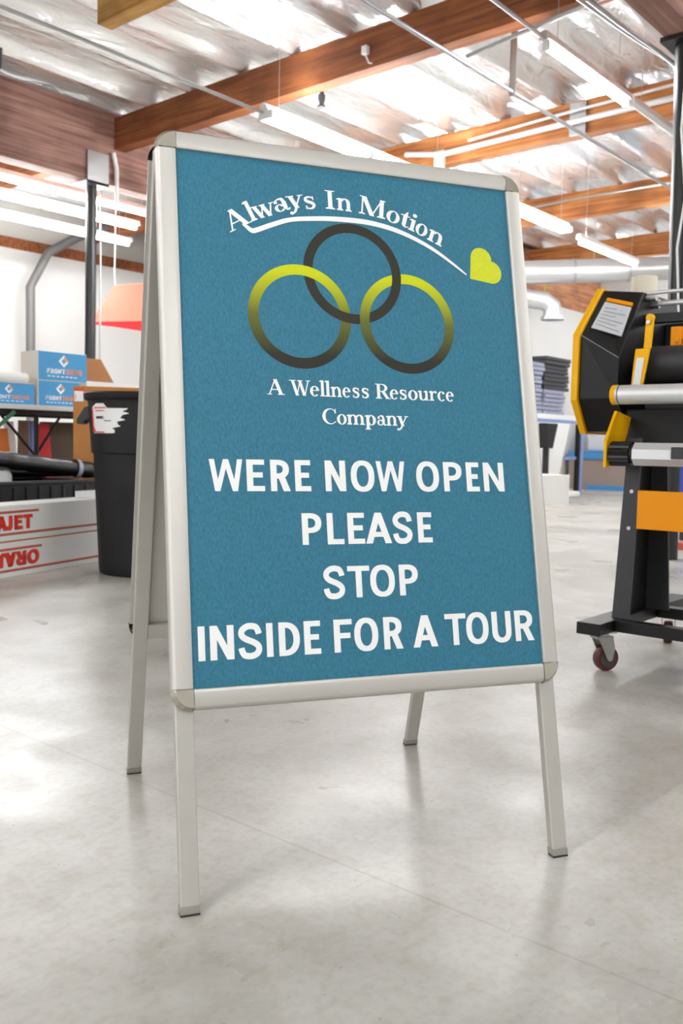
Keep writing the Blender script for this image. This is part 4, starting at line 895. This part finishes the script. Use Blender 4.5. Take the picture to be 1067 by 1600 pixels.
strip_light('unlit strip fixture running on from the bright tube toward the right column', 5.34, 7.9, 1.815, 3.15, 1, lit=False)
strip_light('long fluorescent strip just above the top rail of the sign', 3.82, 6.26, 4.06, 3.15, 2, 2)
strip_light('fluorescent strip just right of the sign, under the third joist', 7.15, 8.40, 3.86, 3.12, 1, 2)
strip_light('far fluorescent strip right of the sign beside the big round duct', 8.30, 9.85, 3.65, 2.95, 1)
strip_light('upper fluorescent strip crossing behind the left column under the girder', 2.75, 5.15, 7.10, 3.10, 2)
strip_light('middle fluorescent strip crossing behind the left column', 2.95, 5.40, 7.72, 3.10, 2)
strip_light('lowest fluorescent strip crossing behind the left column', 3.45, 5.88, 8.50, 3.10, 2)
for x in (-6.6, -3.2):  # unseen strip lights added to brighten the front of the sign
    for y in (-4.0, 0.2, 4.4): strip_light('added fluorescent strip light hanging unseen behind the camera', x, x+2.44, y, 3.12, 2, 1, 'added ceiling lights behind the camera')
for x in (1.6, 5.2, 8.8):  # more unseen strip lights, added to raise the brightness from the right
    for y in (-5.0, -2.0): strip_light('added fluorescent strip light hanging on the right beyond the frame', x, x+2.44, y, 3.12, 2, 1, 'added ceiling lights beyond the right frame edge')
strip_light('fluorescent strip hidden behind the sign', 8.2, 10.6, 6.0, 3.12, 2)
strip_light('fluorescent strip in front of the far partition', 12.0, 14.2, 4.0, 3.12, 2)
strip_light('fluorescent strip near the far wall behind the right column', 11.0, 13.4, 1.5, 3.12, 2)

# ================================================================ FAR RIGHT BACKGROUND
ft = thing('work_table', 'pale work table with periwinkle legs carrying stacked boards at the far right', 'table', (10.6, 5.5, 0))
m = MB(); m.box(9.3, 5.15, 1.085, 11.75, 6.1, 1.165); m.build('table_top', M['white_enamel'], ft, bevel=.004)
m = MB(); m.box(9.3, 5.14, 1.045, 11.75, 5.16, 1.095); m.build('table_apron', M['blue_frame'], ft)
for x, y in ((9.4, 5.25), (11.70, 5.20), (9.4, 6.0), (11.70, 6.0)):
    m = MB(); m.box(x-.04, y-.04, 0, x+.04, y+.04, 1.085); m.build('leg', M['blue_frame'], ft)
m = MB(); m.box(11.60, 5.17, 0, 11.655, 5.23, 1.05); m.build('leg_brace', M['black'], ft)
m = MB(); m.box(9.4, 5.20, .52, 11.70, 5.24, .565); m.build('stretcher', M['blue_frame'], ft)
def stack(name, x0, x1, y0, y1, z0, n, h, mt, where, cat):
    grp = 'boards in the ' + where
    base = None
    for k in range(n):
        j = random.uniform(-.03, .03); lab = ('topmost board of the ' if k == n-1 else 'lowest board of the ' if k == 0 else 'inner board of the ')+where
        if base is None:
            m = MB(); m.box(x0, y0, 0, x1, y1, h*.86); base = m.build(name, mt, bevel=.006); o = base
        else:
            o = base.copy(); C.objects.link(o)
        o.location = (j, random.uniform(-.02, .02), z0+k*h); tag(o, lab, cat, grp)
stack('grey_board', 9.75, 10.56, 5.25, 5.85, 1.165, 12, .060, M['tray_grey'], 'tall blue-grey stack on the far table', 'board')
stack('grey_board', 10.62, 11.24, 5.25, 5.80, 1.165, 6, .060, M['tray_grey'], 'low blue-grey stack beneath the black stack', 'board')
stack('black_board', 10.66, 11.42, 5.28, 5.80, 1.525, 8, .060, M['tray_black'], 'black stack on the far table', 'board')
m = MB(); m.prism([(9.4, 4.72, .0), (10.0, 4.72, .0), (10.40, 4.72, 1.02), (9.8, 4.72, 1.02)], (0, .34, 0)); tag(m.build('white_cabinet', M['white_enamel'], bevel=.01), 'white slanted case leaning under the far table', 'case')
m = MB(); m.prism([(9.35, 4.50, .68), (9.50, 4.50, .68), (9.62, 4.50, 1.0), (9.3, 4.50, 1.0)], (0, .12, 0)); m.box(9.40, 4.53, 0, 9.46, 4.6, .68); tag(m.build('black_stand', M['black_soft'], bevel=.01), 'black case on a stand beside the sign edge under the far table', 'case')
m = MB(); m.box(8.35, 4.13, 0, 9.25, 4.6, .36); tag(m.build('white_pink_carton', M['carton_white'], bevel=.004), 'white carton standing on the far floor just right of the sign', 'carton')
m = MB(); m.box(10.3, 4.72, 0, 10.8, 5.08, .09); tag(m.build('white_bag', M['paper'], bevel=.03), 'low white bag on the floor before the far table leg', 'bag')
cb = thing('low_counter', 'taupe low counter with a sky blue edge by the far wall', 'counter', (13.6, 4.5, 0))
m = MB(); m.box(13.38, 1.2, 0, 14.2, 6.2, .58); m.build('counter_body', M['panel_taupe'], cb)
m = MB(); m.box(13.34, 1.2, .52, 14.2, 6.2, .64); m.build('counter_edge', M['blue_edge'], cb)['label'] = 'sky blue counter edge'
m = MB(); m.box(13.34, 3.0, 0, 13.38, 5.85, .075); m.build('counter_plinth', M['blue_edge'], cb)['label'] = 'blue plinth strip'
for k, (y0, y1, h) in enumerate(((5.45, 5.95, .62), (4.95, 5.40, .5), (4.4, 4.9, .58))):
    m = MB(); m.box(13.5, y0, .64, 14.0, y1, .64+h)
    tag(m.build('wrapped_bundle', M['lens'], bevel=.05), ('clear-wrapped bundle on the far counter nearest the partition', 'clear-wrapped bundle in the middle of the far counter', 'clear-wrapped bundle on the far counter behind the laminator')[k], 'bundle')
bu = thing('blue_cabinet', 'royal blue cabinet standing behind the laminator at the right frame edge', 'cabinet', (5.9, 1.2, 0))
m = MB(); m.box(5.70, .6, .12, 6.3, 1.50, .98); m.build('cabinet_body', M['blue_unit'], bu, bevel=.006)
for y in (.9, 1.2):
    m = MB(); m.box(5.69, y-.13, .2, 5.70, y+.13, .92); dr = m.build('cabinet_door', M['blue_unit'], bu, bevel=.003)
    m = MB(); m.box(5.675, y-.12, .55, 5.69, y-.10, .68); m.build('door_handle', M['black'], dr)
for x, y in ((5.75, .65), (5.75, 1.45), (6.25, .65), (6.25, 1.45)):
    m = MB(); m.tube([(x, y, 0), (x, y, .12)], .03, 12); m.build('leg', M['charcoal'], bu)
m = MB(); m.box(5.05, .55, 0, 5.5, 1.25, .05); tag(m.build('red_pallet', M['redline'], bevel=.005), 'flat red base board on the floor in front of the blue cabinet', 'board')
m = MB(); m.tube([(5.2, .93, .05), (5.2, .93, .22), (5.2, .93, .26)], [.10, .10, .05], 18); tag(m.build('grey_canister', M['hub'], smooth=True), 'grey canister standing on the red base board', 'canister')
